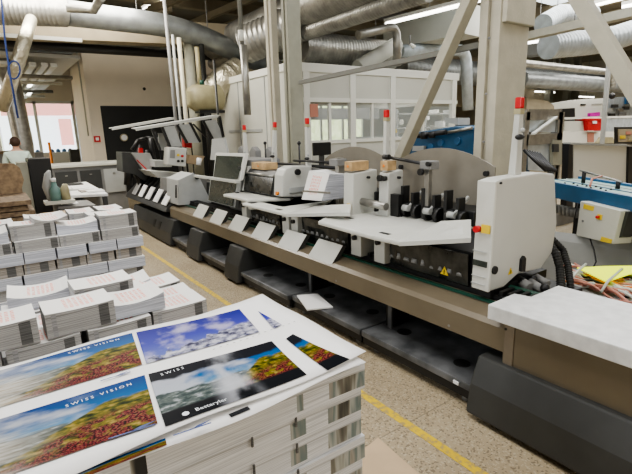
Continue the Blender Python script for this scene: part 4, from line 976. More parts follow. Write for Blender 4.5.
def put(k, x, y, z, rz, label, group=None):
    root = protos[k]
    if k not in used:
        used.add(k); r = root; r.location = (x, y, z); r.rotation_euler = (0, 0, rz); r['label'] = label
        if group: r['group'] = group
    else: r = dup(root, (x, y, z), rz, label, group)
    if not group and 'group' in r: del r['group']
    return r
def R_(a): return random.uniform(-a, a)
# far pallet: x -.62..1.0, y 4.08.., layers of .09 from z .13
fx1, fy0 = .985, 4.10
pallet(-.75, fx1+.02, fy0-.02, 5.05, 'wooden pallet under the farther pile of booklet bundles')
tiers = ['lowest tier', 'second lowest tier', 'third tier up', 'fourth tier up', 'fifth tier up', 'sixth tier up', 'seventh tier up', 'eighth tier up', 'ninth tier up']
for L in range(9):
    z = .131+L*H; g = 'booklet bundles in the farther pile, '+tiers[L]
    lab = 'booklet bundle in the %s of the farther pallet pile' % tiers[L]
    blue = L % 2
    ins = .02 if blue else 0
    if L % 4 < 2:   # long sides to the front
        n = 5
        for k in range(n):
            put(1 if blue else 0, fx1-.155-k*.312+ins+R_(.006), fy0+.106-ins+R_(.006), z, R_(.02), lab, g)
        put(3 if blue else 2, fx1-.112+ins, fy0+.37, z, PI/2*0+R_(.02), lab, g); put(3 if blue else 2, fx1-.112+ins, fy0+.68, z, R_(.02), lab, g)
    else:
        n = 7
        for k in range(n):
            put(3 if blue else 2, fx1-.112-k*.224+ins+R_(.006), fy0+.15-ins+R_(.006), z, R_(.02), lab, g)
        put(1 if blue else 0, fx1-.156+ins, fy0+.43, z, R_(.02), lab, g); put(1 if blue else 0, fx1-.156+ins, fy0+.68, z, R_(.02), lab, g)
# fillers so the top tier rests on something
zt = .131+9*H
for k in range(5):
    for j in range(2):
        o = MB().box(fx1-.31*(k+1)-.0, fx1-.31*k-.02, fy0+.32+j*.24, fy0+.53+j*.24, .131, zt-.003) if k > 0 else None
        if o: tag(o.build('booklet_column', 'pages'), 'inner column of booklets hidden inside the farther pallet pile', 'booklets', 'inner booklet columns of the farther pile')
# top tier, individually placed
far_top = [
 (7, fx1-.155, fy0+.12, 0, 'thick dark banded bundle on the front right corner of the farther pile'),
 (5, fx1-.47, fy0+.14, -.03, 'curled blue edged bundle at the front middle of the farther pile'),
 (7, fx1-.79, fy0+.14, .03, 'thick bundle at the front of the farther pile, left of the curled one'),
 (6, fx1-1.06, fy0+.16, .02, 'curled bundle near the front left of the farther pile'),
 (6, fx1-1.30, fy0+.18, .0, 'bundle at the left edge front of the farther pile'),
 (4, fx1-.20, fy0+.38, .03, 'white bundle behind the dark banded corner bundle of the farther pile'),
 (8, fx1-.36, fy0+.66, -.02, 'red printed bundle at the back right of the farther pile'),
 (4, fx1-.66, fy0+.64, .0, 'red printed bundle at the back middle of the farther pile'),
 (8, fx1-.11, fy0+.68, .0, 'bundle on the back right corner of the farther pile'),
 (4, fx1-1.05, fy0+.50, .04, 'small bundle at the back left of the farther pile')]
for k, x, y, r, lab in far_top: put(k, x, y, zt, r, lab)
# the warped loose copy resting on the front row
cz_ = zt+.118
wp = bundle_proto(.24, .17, .008, .03, 'pages', None, 'loose_booklet'); wp.location = (fx1-.66, fy0+.13, cz_); wp.rotation_euler = (0, 0, .12); wp['label'] = 'single warped booklet lying across the front row of the farther pile'

# near pallet: right edge x .88, top around z .8
nx1, ny0 = .885, 2.24
pallet(-.75, nx1+.02, ny0-.02, 3.25, 'wooden pallet under the nearer pile of booklet bundles')
for L in range(6):
    z = .131+L*H; lab = 'booklet bundle in the %s of the nearer pallet pile' % tiers[L]; g = 'booklet bundles in the nearer pile, '+tiers[L]
    if L % 2:
        for k in range(4):
            put(1 if L % 4 == 1 else 0, nx1-.155-k*.312+R_(.006), ny0+.106+R_(.006), z, R_(.02), lab, g)
        for j in range(3): put(3, nx1-.11, ny0+.37+j*.302, z, R_(.02), lab, g)
    else:
        for k in range(6):
            put(2 if L % 4 else 3, nx1-.112-k*.224+R_(.006), ny0+.15+R_(.006), z, R_(.02), lab, g)
        for j in range(3): put(0, nx1-.155, ny0+.41+j*.22, z, R_(.02), lab, g)
zn = .131+6*H
for k in range(1, 5):
    for j in range(3):
        tag(MB().box(nx1-.31*(k+1), nx1-.31*k-.02, ny0+.32+j*.24, ny0+.53+j*.24, .131, zn-.003).build('booklet_column', 'pages'), 'inner column of booklets hidden inside the nearer pallet pile', 'booklets', 'inner booklet columns of the nearer pile')
near_top = [
 (7, .73, 2.46, 0, .02, 'bundle with red list print on the right front corner of the nearer pile'),
 (7, .41, 2.42, 0, .03, 'bundle below the curled one at the front of the nearer pile'),
 (5, .50, 2.46, .128, .03, 'strongly curled bundle on top beside the right corner of the nearer pile'),
 (4, .75, 2.70, .0, -.02, 'red printed bundle, second from the front along the right side of the nearer pile'),
 (4, .74, 2.93, .015, .02, 'red printed bundle at the back right of the nearer pile'),
 (7, .08, 2.42, 0, .0, 'lower bundle at the front centre left of the nearer pile'),
 (7, .245, 2.43, .125, .03, 'long dark banded bundle on top at the front of the nearer pile'),
 (7, -.24, 2.38, .0, .0, 'lower bundle at the front left edge of the nearer pile'),
 (7, -.085, 2.42, .125, .02, 'dark banded bundle on top at the left edge of the nearer pile'),
 (7, .40, 2.72, 0, -.0, 'lower bundle under the raised middle bundle of the nearer pile'),
 (7, .41, 2.73, .125, .03, 'raised dark banded bundle in the middle back of the nearer pile'),
 (5, .60, 3.08, .03, -.06, 'curled bundle behind the raised middle bundle of the nearer pile'),
 (7, .08, 2.90, .0, -.0, 'lower bundle at the back left of the nearer pile'),
 (5, .12, 2.93, .122, -.05, 'curled red printed bundle at the back left of the nearer pile'),
 (4, .12, 2.66, .02, -.04, 'half hidden bundle behind the long dark banded one of the nearer pile'),
 (4, -.25, 2.72, .06, .0, 'red printed bundle at the left edge behind the dark banded one of the nearer pile')]
for k, x, y, dz, r, lab in near_top: put(k, x, y, zn+dz, r, lab)

# ================================================================== NEAR STACK WITH CALENDAR SHEETS
sx0, sx1, sy0, sy1 = -1.15, .855, .985, 1.63
pallet(sx0, sx1, sy0, sy1, 'wooden pallet under the tall stack of calendar sheets in front')
ss = thing('sheet_stack', 'tall stack of cut calendar sheets in the foreground with colourful edges', 'paper stack', (.2, 1.3, .131))
ZS = .99
bm = MB(); nlay = 10
zz = .131; 
for k in range(nlay):
    h = (ZS-.131)/nlay; o1 = .006*math.sin(k*2.3); o2 = .006*math.cos(k*1.7)
    bm.box(sx0, sx1+o1, sy0+o2+.004, sy1, zz, zz+h-.002); zz += h
bm.build('page_block', 'side', ss)
for x in (.60, .46, .21, .05):   # small dark slits between the ganged cuts
    for k in range(9):
        z = .19+k*.0859; MB().box(x-.003, x+.003, sy0-.004, sy0, z, z+.03).build('cut_slit', 'strap', ss)
def sheet(name, z, x0, x1, y0, y1, label, wav=.006, right=.0, seed=1, lift=.01):
    t = thing(name, label, 'printed sheet', ((x0+x1)/2, (y0+y1)/2, z))
    bm = MB(); nx, ny = 40, 12
    rnd = random.Random(seed); ph = rnd.random()*6
    def zf(x, y):
        u = (x-x0)/(x1-x0); v = (y-y0)/(y1-y0)
        return z+wav*math.sin(x*9+ph)*(.3+.7*abs(2*v-1)**2)*(.6)+lift*(u**6)+wav*.5*math.sin(y*14+x*3+ph)*u-.0
    g = [[Vector((x0+(x1-x0)*i/nx, y0+(y1-y0)*j/ny+.008*math.sin(i*.5+ph)*(1 if j in (0, ny) else 0), zf(x0+(x1-x0)*i/nx, y0+(y1-y0)*j/ny))) for j in range(ny+1)] for i in range(nx+1)]
    for i in range(nx):
        for j in range(ny): bm.quad([g[i][j], g[i+1][j], g[i+1][j+1], g[i][j+1]], [(0, 0)]*4)
    bmesh.ops.remove_doubles(bm.bm, verts=bm.bm.verts, dist=1e-5)
    o = bm.build('paper', 'paper', t)
    for p in o.data.polygons: p.use_smooth = True
    md = o.modifiers.new('thickness', 'SOLIDIFY'); md.thickness = .0012
    return t, zf
low, zl = sheet('printed_sheet', ZS+.009, -1.12, sx1-.01, .955, 1.655, 'lower calendar sheet peeking out under the uppermost one', .004, seed=4)
top_, zf = sheet('printed_sheet', ZS+.019, -1.12, .872, .985, 1.655, 'uppermost calendar sheet with mountain photographs on the foreground stack', .006, seed=2, lift=.012)
def printed(parent, corners, m, name, zfun, nx=24, ny=8, off=.0016, u0=0., u1=1.):
    """corners: bl, br, tr, tl in x,y"""
    bm = MB(); bl, br, tr, tl = [Vector((*c, 0)) for c in corners]
    def P(u, v):
        p = (bl*(1-u)+br*u)*(1-v)+(tl*(1-u)+tr*u)*v; p.z = zfun(p.x, p.y)+off; return p
    for i in range(nx):
        for j in range(ny):
            uv = [((i+a)/nx, (j+c)/ny) for a, c in ((0, 0), (1, 0), (1, 1), (0, 1))]; bm.quad([P(*q) for q in uv], [(u0+(u1-u0)*a, c) for a, c in uv])
    bmesh.ops.remove_doubles(bm.bm, verts=bm.bm.verts, dist=1e-6)
    o = bm.build(name, m, parent)
    for p in o.data.polygons: p.use_smooth = True
    return o
zf_ = lambda x, y: zf(x, y)+.0012
# upper row: valley print left, snow print right; lower row: valley print, dark cover, dark cover remnant
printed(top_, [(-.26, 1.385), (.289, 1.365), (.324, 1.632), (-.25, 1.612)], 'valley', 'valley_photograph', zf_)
printed(top_, [(-.90, 1.40), (-.30, 1.385), (-.29, 1.61), (-.90, 1.62)], 'snow', 'snow_photograph', zf_)
printed(top_, [(.300, 1.362), (gz(263, 337, 1.01).x, 1.335), (gz(245, 314, 1.01).x, 1.585), (.338, 1.628)], 'snow', 'snow_photograph', zf_)
printed(top_, [tuple(gz(*p, 1.01)[:2]) for p in ((274, 332), (282, 328), (259, 313.5), (258, 313))], 'snow', 'snow_strip', zf_, 8, 8, .0016, .85, .95)
_A = gz(158, 426, 1.01); _B = gz(37, 466, 1.01); _B = _A+(_B-_A)*((-.33-_A.x)/(_B.x-_A.x))
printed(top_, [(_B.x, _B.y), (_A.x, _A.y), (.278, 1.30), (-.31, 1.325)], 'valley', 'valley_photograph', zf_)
printed(top_, [(-.98, 1.08), (-.38, 1.06), (-.36, 1.325), (-.96, 1.34)], 'valley_dark', 'cover_photograph', zf_)
printed(top_, [(.248, 1.008), (gz(312, 380, 1.01).x, 1.0), (gz(273, 344, 1.01).x, 1.25), (.288, 1.298)], 'valley_dark', 'cover_photograph', zf_)
printed(top_, [tuple(gz(*p, 1.01)[:2]) for p in ((328, 373), (350, 363), (293, 337), (286, 341))], 'valley_dark', 'cover_strip', zf_, 8, 8, .0016, .84, .98)
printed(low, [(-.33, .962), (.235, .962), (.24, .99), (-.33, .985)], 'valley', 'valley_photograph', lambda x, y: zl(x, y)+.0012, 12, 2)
printed(low, [(.40, .968), (.455, .968), (.455, .985), (.40, .985)], 'photoblack', 'dark_print', lambda x, y: zl(x, y)+.0012, 12, 2)
def stext(body, x, y, ang, size, m, name='lettering'):
    t_ = text(body, name, m, top_, (0, 0, 0), (math.cos(ang), math.sin(ang), 0), (-math.sin(ang), math.cos(ang), 0), size)
    off = top_.location
    for w in t_.data.vertices:
        X = w.co.x+off.x+x; Y = w.co.y+off.y+y; w.co = Vector((X, Y, zf_(X, Y)+.0032))-off
    return t_
stext('S W I S S   V I S I O N', .115, 1.592, .03, .0175, 'whiteink')
stext('S W I S S   V I S I O N', .065, 1.262, .02, .0185, 'whiteink')
stext('S W I S S', .315, 1.262, -.02, .0185, 'whiteink')
stext('Bestaryler', .33, 1.022, -.01, .021, 'whiteink')
def disc(x, y, r):
    b_ = MB(); n = 16
    b_.quad([(x+r*math.cos(2*PI*k/n), y+r*math.sin(2*PI*k/n), zf_(x, y)+.0035) for k in range(n)]); b_.build('round_emblem', 'whiteink', top_)
disc(.305, 1.028, .009)
# little blue logos in the white margins
for pa, pb in (((101, 383), (131, 374)), ((109, 443), (156, 428)), ((174, 440), (212, 427))):
    A_ = gz(*pa, 1.01); B_ = gz(*pb, 1.01); s = (B_.x-A_.x)/.13; x, y = A_.x, A_.y; dy = B_.y-A_.y; z = max(zf_(x, y), zf_(B_.x, B_.y))+.0035
    b_ = MB()
    b_.quad([(x, y, z), (B_.x, y+dy, z), (B_.x, y+dy+.005, z), (x, y+.005, z)])
    b_.quad([(x+.06*s, y+dy*.5+.004*s, z), (x+.10*s, y+dy*.8+.008*s, z), (x+.14*s, y+dy+.022*s, z), (x+.09*s, y+dy*.8+.018*s, z)])
    b_.build('blue_logo', 'ink', top_)
# registration dots across the gutter
b_ = MB()
for k in range(14):
    x = .50+k*.024; y = 1.316+.002*math.sin(k); z = zf_(x, y)+.0032; b_.quad([(x, y, z), (x+.008, y, z), (x+.008, y+.003, z), (x, y+.003, z)])
b_.build('trim_dots', 'midgrey', top_)
# cardboard in the foreground
q = [gz(378, 437, .30), gz(330, 476, .30), gz(400, 560, .30), gz(455, 505, .30)]
o = MB().prism([(p.x, p.y, 0) for p in q], (0, 0, .30)).build('cardboard_box', 'cardboard', bevel=.004); tag(o, 'plain cardboard box at the bottom edge beside the calendar stack', 'box')

# ================================================================== LEFT BACKGROUND
def box_t(x0, x1, y0, y1, z0, z1, name, m, label, cat, bevel=.0, group=None, kind=None):
    return tag(MB().box(x0, x1, y0, y1, z0, z1).build(name, m, bevel=bevel), label, cat, group, kind)
# low grey cabinets below a pale counter beside the machine end
a = gy(52, 167, 11.0); c = gy(124, 166, 11.0)
sb = thing('sideboard', 'long grey sideboard with a pale top at the foot of the beige room', 'sideboard', ((a.x+c.x)/2, 11.4, 0))
zc = 1.10
MB().box(a.x, c.x, 11, 11.9, 0, zc).build('carcass', 'midgrey', sb)
MB().box(a.x-.03, c.x+.05, 10.95, 12.0, zc, zc+.06).build('worktop', 'panel', sb, bevel=.008)
for k in range(3):
    x = a.x+(c.x-a.x)*k/3; w = (c.x-a.x)/3; d_ = MB().box(x+.03, x+w-.03, 10.97, 11.0, .5, zc-.08).build('door', ('darkgrey', 'darkgrey', 'lightgrey')[k], sb); MB().box(x+w*.45, x+w*.55, 10.955, 10.97, zc-.18, zc-.16).build('handle', 'steel', d_)
# white table with papers
tb = thing('work_table', 'white topped work table strewn with papers behind the farther pile', 'table', (.9, 7.2, 0))
q = [gz(60, 196, .86), gz(108, 193.5, .86), gz(86, 181.5, .86), (gz(62, 184, .86))]
MB().prism([(p.x, p.y, .82) for p in q], (0, 0, .04)).build('table_top', 'paper', tb, bevel=.004)
for p in q: MB().box(p.x-.03+(.05 if p.x < .8 else -.05), p.x+.03+(.05 if p.x < .8 else -.05), p.y-.02, p.y+.04, 0, .82).build('leg', 'darkgrey', tb)
MB().box(min(p.x for p in q)+.1, max(p.x for p in q)-.15, q[0].y+.1, q[2].y-.1, .5, .8).build('drawer_block', 'midgrey', tb)
for k, (px, py, m, lab) in enumerate(((70, 190, 'lightgrey', 'grey leaflet on the paper strewn table, nearest the bottles'), (80, 188, 'paper', 'white sheet in the middle of the paper strewn table'), (88, 191, 'pages_warm', 'beige leaflet on the right of the paper strewn table'), (75, 184.5, 'darkgrey', 'dark folder at the back of the paper strewn table'), (95, 191.5, 'paper', 'white sheet at the right corner of the paper strewn table'))):
    p = gz(px, py, .862); o = MB().box(p.x-.12, p.x+.12, p.y-.16, p.y+.16, .861, .868+.004*k).build('leaflet', m); tag(o, lab, 'paper')
t2 = thing('low_table', 'lower grey table with a white sheet in front of the work table', 'table', (.75, 6.4, 0))
q = [gz(58, 207, .78), gz(96, 205, .78), gz(84, 198, .78), gz(56, 200, .78)]
MB().prism([(p.x, p.y, .75) for p in q], (0, 0, .03)).build('table_top', 'midgrey', t2)
for p in q: MB().box(p.x-.02, p.x+.02, p.y-.02, p.y+.02, 0, .75).build('leg', 'darkgrey', t2)
p = gz(68, 203, .783); box_t(p.x-.14, p.x+.12, p.y-.15, p.y+.2, .781, .787, 'paper_sheet', 'paper', 'bright white sheet on the lower grey table', 'paper')
# brown boards pile at left
bx1 = gy(38, 190, 6.6).x
for k in range(9):
    x1 = bx1-.02*k+R_(.04)+(.12 if k < 3 else 0); z = .50+k*.062
    o = MB().box(-1.4, x1, 6.0+R_(.05), 6.9, z, z+.05).build('brown_board', 'brownsheet'); tag(o, 'dark brown flat board, %s from the bottom of the pile at left' % ['first', 'second', 'third', 'fourth', 'fifth', 'sixth', 'seventh', 'eighth', 'topmost and ninth'][k], 'board')
box_t(-1.3, bx1-.1, 6.1, 6.85, 0, .5, 'pile_base', 'black', 'dark crate carrying the pile of brown boards', 'crate')
q = [Vector((gy(-30, 190, 6.9).x, 6.92, 0)), Vector((gy(22, 188, 6.9).x, 6.92, 0)), gy(22, 188, 6.9), gy(24, 180, 6.9), gy(20, 168, 6.9), gy(14, 163.5, 6.9), gy(-30, 163, 6.9)]
o = MB().prism(q, (0, .05, 0)).build('rounded_board', 'wood', bevel=.004); o.data.materials[0] = mat('rippled_tan_board', (.27, .19, .11), .7, col2=(.13, .085, .05), nscale=16); tag(o, 'rounded tan board standing upright behind the brown pile', 'board')
p = gy(44, 196, 6.4); box_t(p.x-.06, p.x+.25, 6.3, 6.6, .70, .80, 'open_carton', 'cardboard', 'small brown carton between the board pile and the low table', 'carton')
# black cabinet
a = gy(34, 197, 8.2); c = gy(50, 158, 8.2)
bc_ = thing('black_cabinet', 'tall matt black cabinet left of the work table', 'cabinet', ((a.x+c.x)/2, 8.5, 0))
MB().box(a.x, c.x, 8.2, 8.8, 0, c.z).build('case', 'black', bc_, bevel=.01)
MB().box(c.x-.05, c.x-.035, 8.185, 8.2, .7, .85).build('handle', 'midgrey', bc_); 
box_t(a.x-.14, a.x-.01, 8.25, 8.7, 0, c.z-.05, 'green_board', 'column2', 'dull green board leaning beside the black cabinet', 'board')
# cleaner bottle and bags in front of cabinet
p = gy(55, 192, 7.3)
bt = thing('spray_bottle', 'clear and teal bottle in front of the black cabinet', 'bottle', (p.x, 7.3, .86))
zb_ = .86
MB().tube([(p.x, 7.3, zb_), (p.x, 7.3, zb_+.16), (p.x, 7.3, zb_+.2), (p.x, 7.3, zb_+.26)], .07, 14, rn=[.07, .07, .04, .03]).build('bottle_body', 'teal', bt)
MB().tube([(p.x, 7.3, zb_+.26), (p.x, 7.3, zb_+.31)], .035, 12).build('cap', 'paper', bt)
bs = thing('side_stand', 'small stand carrying the bottle and wrapped roll', 'stand', (p.x, 7.3, 0)); MB().box(p.x-.15, p.x+.22, 7.15, 7.45, .82, .86).build('shelf', 'panel', bs); MB().box(p.x-.05, p.x+.05, 7.25, 7.35, 0, .82).build('leg', 'midgrey', bs)
tag(MB().tube([(p.x+.13, 7.3, .86), (p.x+.12, 7.3, 1.0), (p.x+.14, 7.3, 1.08)], .05, 12, rn=[.06, .06, .03]).build('wrapped_roll', 'cream'), 'cream wrapped roll beside the teal bottle', 'roll')
tag(MB().tube([(p.x-.07, 7.35, .86), (p.x-.09, 7.35, 1.05), (p.x-.05, 7.35, 1.22), (p.x-.02, 7.35, 1.28)], .05, 10, rn=[.03, .055, .045, .015]).build('plastic_bag', 'lightgrey'), 'crumpled grey plastic bag behind the teal bottle', 'bag')
# post wrapped in silver at left plus window rail
p = gy(23, 140, 14); tag(MB().tube([(p.x-.1, 14, 0), (p.x, 14, 1.6), (p.x-.05, 14, 3.0), (p.x-.25, 14, 4.2)], .22, 12).build('wrapped_post', 'steel'), 'grey wrapped post before the bright windows at left', 'post')
for k, (px, lab) in enumerate(((33, 'blue capped water bottle rack nearest the wrapped post'), (66, 'blue water bottles rack beside the beige room'), (60, 'white bin with blue lid in front of the windows'))):
    a = gy(px, 160, 19.5); t = thing('bottle_rack', lab, 'rack', (a.x, 19.5, 0)); MB().box(a.x-.3, a.x+.3, 19.4, 19.8, 0, 1.0).build('crate', 'paper', t)
    for j in range(3): MB().tube([(a.x-.2+.2*j, 19.6, 1.0), (a.x-.2+.2*j, 19.6, 1.28), (a.x-.2+.2*j, 19.6, 1.34)], .08, 10, rn=[.08, .08, .03]).build('blue_bottle', 'blue2', t)
a = gy(54, 150, 18); box_t(a.x-.55, a.x+.55, 18, 18.6, 0, 1.25, 'paper_pallet', 'panel', 'wrapped pallet of pale boxes before the bright windows', 'pallet')
a = gy(75, 157, 17); box_t(a.x-.12, a.x+.15, 17, 17.3, 0, 1.35, 'dark_bin', 'darkgrey', 'dark bin at the corner of the beige room', 'bin')
a = gy(49, 143, 17.6); tag(MB().tube([(a.x, 17.6, 0), (a.x, 17.6, 1.6)], .04, 8).build('thin_post', 'orange'), 'thin orange post before the bright windows', 'post')
a = gy(5, 156, 15); box_t(a.x-1.2, a.x+.9, 15, 15.6, 0, 1.35, 'window_cabinet', 'midgrey', 'grey cabinet under the far left window beyond the person', 'cabinet')
a = gy(5, 152, 14.9); box_t(a.x-1.2, a.x+.5, 14.9, 15.7, 1.35, 1.42, 'cabinet_top', 'brownsheet', 'brown board on the grey cabinet under the far left window', 'board')
# ---- person
def skin_body(name, chains, m, parent=None):
    me = D.meshes.new(name); vs = []; es = []; rs = []
    for ch_ in chains:
        prev = None
        for p, r in ch_:
            if isinstance(p, int): i = p
            else: vs.append(Vector(p)); rs.append(r); i = len(vs)-1
            if prev is not None: es.append((prev, i))
            prev = i
    me.from_pydata(vs, es, []); o = D.objects.new(name, me); C.objects.link(o); me.materials.append(M[m])
    md = o.modifiers.new('skin', 'SKIN'); 
    for i, v in enumerate(me.skin_vertices[0].data if me.skin_vertices else []): v.radius = rs[i] if isinstance(rs[i], tuple) else (rs[i], rs[i])
    sd = o.modifiers.new('smooth', 'SUBSURF'); sd.levels = 1; sd.render_levels = 1
    if parent: o.parent = parent
    return o
def add_skin_layer(o, rs):
    pass
hp = gy(15, 143, 12.2); PX, PY_ = hp.x, 12.2
pr = thing('person', 'person in a pale mint shirt seen from behind, standing at the left', 'person', (PX, PY_, 0))
def skinmesh(name, verts, edges, radii, m, root=0):
    me = D.meshes.new(name); me.from_pydata([Vector(v) for v in verts], edges, []); o = D.objects.new(name, me); C.objects.link(o)
    me.materials.append(M[m]); bm = bmesh.new(); bm.from_mesh(me); lay = bm.verts.layers.skin.verify()
    for i, v in enumerate(bm.verts): v[lay].radius = radii[i] if isinstance(radii[i], tuple) else (radii[i], radii[i]); v[lay].use_root = (i == root)
    bm.to_mesh(me); bm.free()
    o.modifiers.new('skin', 'SKIN').use_smooth_shade = True; s = o.modifiers.new('sub', 'SUBSURF'); s.levels = 2; s.render_levels = 2
    o.parent = pr; return o
# body (skin): pelvis, spine, neck, head, arms, legs
V = [(0, 0, .95), (0, .02, 1.15), (0, .0, 1.40), (0, .02, 1.50), (0, .03, 1.57), (0, .04, 1.68),
     (-.19, .0, 1.40), (-.25, .03, 1.13), (-.20, .22, 1.00), (-.16, .30, 1.0), (.19, 0, 1.40), (.25, .03, 1.13), (.20, .22, 1.0), (.16, .30, 1.0),
     (-.10, 0, .88), (-.11, .02, .48), (-.11, -.02, .08), (-.11, .12, .04), (.10, 0, .88), (.11, .02, .48), (.11, -.02, .08), (.11, .12, .04)]
E_ = [(0, 1), (1, 2), (2, 3), (3, 4), (4, 5), (2, 6), (6, 7), (7, 8), (8, 9), (2, 10), (10, 11), (11, 12), (12, 13), (0, 14), (14, 15), (15, 16), (16, 17), (0, 18), (18, 19), (19, 20), (20, 21)]
Rr = [.13, .13, .14, .055, .075, .085, .06, .045, .035, .03, .06, .045, .035, .03, .085, .06, .045, .035, .085, .06, .045, .035]
skinmesh('body', V, E_, Rr, 'skin')
Vs = [(0, 0, .93), (0, .02, 1.15), (0, 0, 1.38), (0, .01, 1.46), (-.19, 0, 1.39), (-.255, .03, 1.16), (.19, 0, 1.39), (.255, .03, 1.16)]
skinmesh('shirt', Vs, [(0, 1), (1, 2), (2, 3), (2, 4), (4, 5), (2, 6), (6, 7)], [.165, .165, .165, .08, .085, .068, .085, .068], 'shirt')
Vt = [(0, 0, .92), (-.10, 0, .86), (-.11, .02, .48), (-.11, -.02, .10), (.10, 0, .86), (.11, .02, .48), (.11, -.02, .10)]
skinmesh('trousers', Vt, [(0, 1), (1, 2), (2, 3), (0, 4), (4, 5), (5, 6)], [.145, .10, .078, .065, .10, .078, .065], 'trouser')
hb = MB(); hb.ball((PX, PY_+.015, 1.665), .105, (1, 1.12, 1.08), 16); hb.build('hair', 'hair', pr)
fm = MB(); 
for s in (-1, 1): fm.ball((PX+s*.105, PY_+.05, 1.62), .025, (.5, 1, 1.4), 8)
fm.ball((PX, PY_+.155, 1.60), .02, (.8, 1, 1.3), 8); fm.build('ears_and_nose', 'skin', pr)
fm = MB()
for s in (-1, 1): fm.ball((PX+s*.035, PY_+.135, 1.635), .010, n=8)
fm.build('eye', 'black', pr)
hm = MB()
for s in (-1, 1):
    c_ = Vector((PX+s*.155, PY_+.31, 1.0)); hm.ball(c_, .04, (.8, 1.1, .5), 8)
    for k in range(4): x = c_.x-.027+.018*k; hm.tube([(x, c_.y+.03, 1.0), (x, c_.y+.065-.004*abs(k-1), .995), (x, c_.y+.085-.006*abs(k-1), .98)], .009, 6)
    hm.tube([(c_.x-s*.03, c_.y, 1.0), (c_.x-s*.055, c_.y+.03, .995)], .010, 6)
hm.build('hands', 'skin', pr)
sm = MB()
for s in (-1, 1): sm.hull8([(PX+s*.11-.045, PY_-.07, 0), (PX+s*.11+.045, PY_-.07, 0), (PX+s*.11+.045, PY_+.2, 0), (PX+s*.11-.045, PY_+.2, 0)], [(PX+s*.11-.04, PY_-.06, .08), (PX+s*.11+.04, PY_-.06, .08), (PX+s*.11+.035, PY_+.18, .05), (PX+s*.11-.035, PY_+.18, .05)])
sm.build('shoes', 'black', pr, bevel=.01)
# table in front of the person
a = gy(26, 168, 12.6); box_t(a.x-.9, a.x+.5, 12.62, 13.3, .0, 1.0, 'packing_bench', 'column2', 'dull green bench in front of the standing person', 'bench')
# ================================================================== RIGHT BACKGROUND
def ybox(pts, y, d, name, m, parent=None, bevel=0.):   # silhouette on the plane y, extruded back by d
    return MB().prism([gy(px, py, y) for px, py in pts], (0, d, 0)).build(name, m, parent, bevel=bevel)
def xbox(pts, x, d, name, m, parent=None, bevel=0.):
    return MB().prism([gx(px, py, x) for px, py in pts], (d, 0, 0)).build(name, m, parent, bevel=bevel)
# blue machine behind the nearest back plate
bm1 = thing('blue_machine', 'blue enamelled machine partly hidden behind the nearest steel back plate', 'machine', (5.4, 4.6, 0))
x = 5.2
xbox([(402, 190), (480, 200), (478, 128), (455, 126), (418, 132), (404, 152)], x, 1.2, 'case', 'blue', bm1, .02)
m = MB(); m.tube([gx(418, 136, x-.1), gx(446, 132, x-.1)], .035, 10); m.tube([gx(424, 132, x-.12), gx(424, 139, x-.12)], .05, 10); m.tube([gx(432, 132, x-.12), gx(432, 138, x-.12)], .045, 10); m.build('cable_chain', 'black', bm1)
m = MB(); m.tube([gx(444, 133, x-.05), gx(472, 128, x-.05)], .02, 8); m.build('rail', 'steel', bm1)
xbox([(412, 151), (423, 151), (424, 146), (413, 146)], x-.06, .05, 'grey_connector', 'lightgrey', bm1)
for px, py in ((458, 141), (441, 143), (431, 147)): a = gx(px, py, x); MB().tube([a, a+Vector((-.02, 0, 0))], .05, 12).build('port', 'blue2', bm1)
xbox([(444, 122), (458, 125), (458, 118), (446, 118)], 6.2, .3, 'bracket', 'lightgrey', bm1)
# steel framed glazed unit right of the mast
gu = thing('steel_cage_unit', 'grey framed guard unit with glass panes behind the control cabinet', 'machine guard', (5.0, 3.0, 0))
yg = 3.4
for px in (527, 560, 592*0+561.5): a = gy(px, 130, yg); MB().box(a.x-.06, a.x+.05, yg, yg+.1, 0, gy(px, 112, yg).z).build('post', 'steel', gu)
for py in (114.5, 139): a = gy(527, py, yg); c = gy(562, py, yg); MB().box(a.x, c.x, yg, yg+.1, (a.z+c.z)/2-.07, (a.z+c.z)/2+.07).build('crossbar', 'steel', gu)
ybox([(528, 132), (556, 132), (556, 118), (528, 118)], yg+.04, .01, 'glass_pane', 'duct_blue', gu)
ybox([(528, 170), (553, 172), (553, 143), (528, 143)], yg+.04, .01, 'glass_pane', 'duct_blue', gu)
MB().bar(gy(533, 134, yg-.02), gy(556, 117, yg-.02), .05, .02).build('white_strut', 'frame', gu)
m = MB()
for k in range(7): m.tube([gy(524+k*2.5, 150+k*.5, yg-.15), gy(534+k*3, 160+k*1.2, yg-.3), gy(546+k*1.8, 171, yg-.4)], .018, 6)
m.build('black_cables', 'black', gu)
ybox([(553, 165), (562, 165), (562, 140), (553, 140)], yg-.02, .05, 'junction_box', 'column2', gu); ybox([(554, 152), (559, 152), (559, 144), (554, 144)], yg-.04, .03, 'switch_row', 'darkgrey', gu)
# white screen board behind the blue conveyor
wsb = thing('white_partition', 'pale partition board framed in black behind the blue conveyor', 'partition', (6.4, 3.6, 0))
yw = 3.75
ybox([(574, 215), (626, 222), (627, 144), (574, 143)], yw, .05, 'board', 'frame', wsb)
ybox([(566, 215), (573, 215), (573, 144), (569, 144)], yw-.04, .1, 'end_frame', 'black', wsb); ybox([(627, 222), (640, 224), (640, 146), (629, 146)], yw-.04, .1, 'end_frame', 'black', wsb)
ybox([(571, 144.5), (640, 147), (640, 145), (571, 142.5)], yw-.05, .12, 'top_rail', 'lightgrey', wsb)
ybox([(554, 280), (640, 300), (640, 222), (556, 214)], yw+.1, .05, 'lower_panel', 'midgrey', wsb)
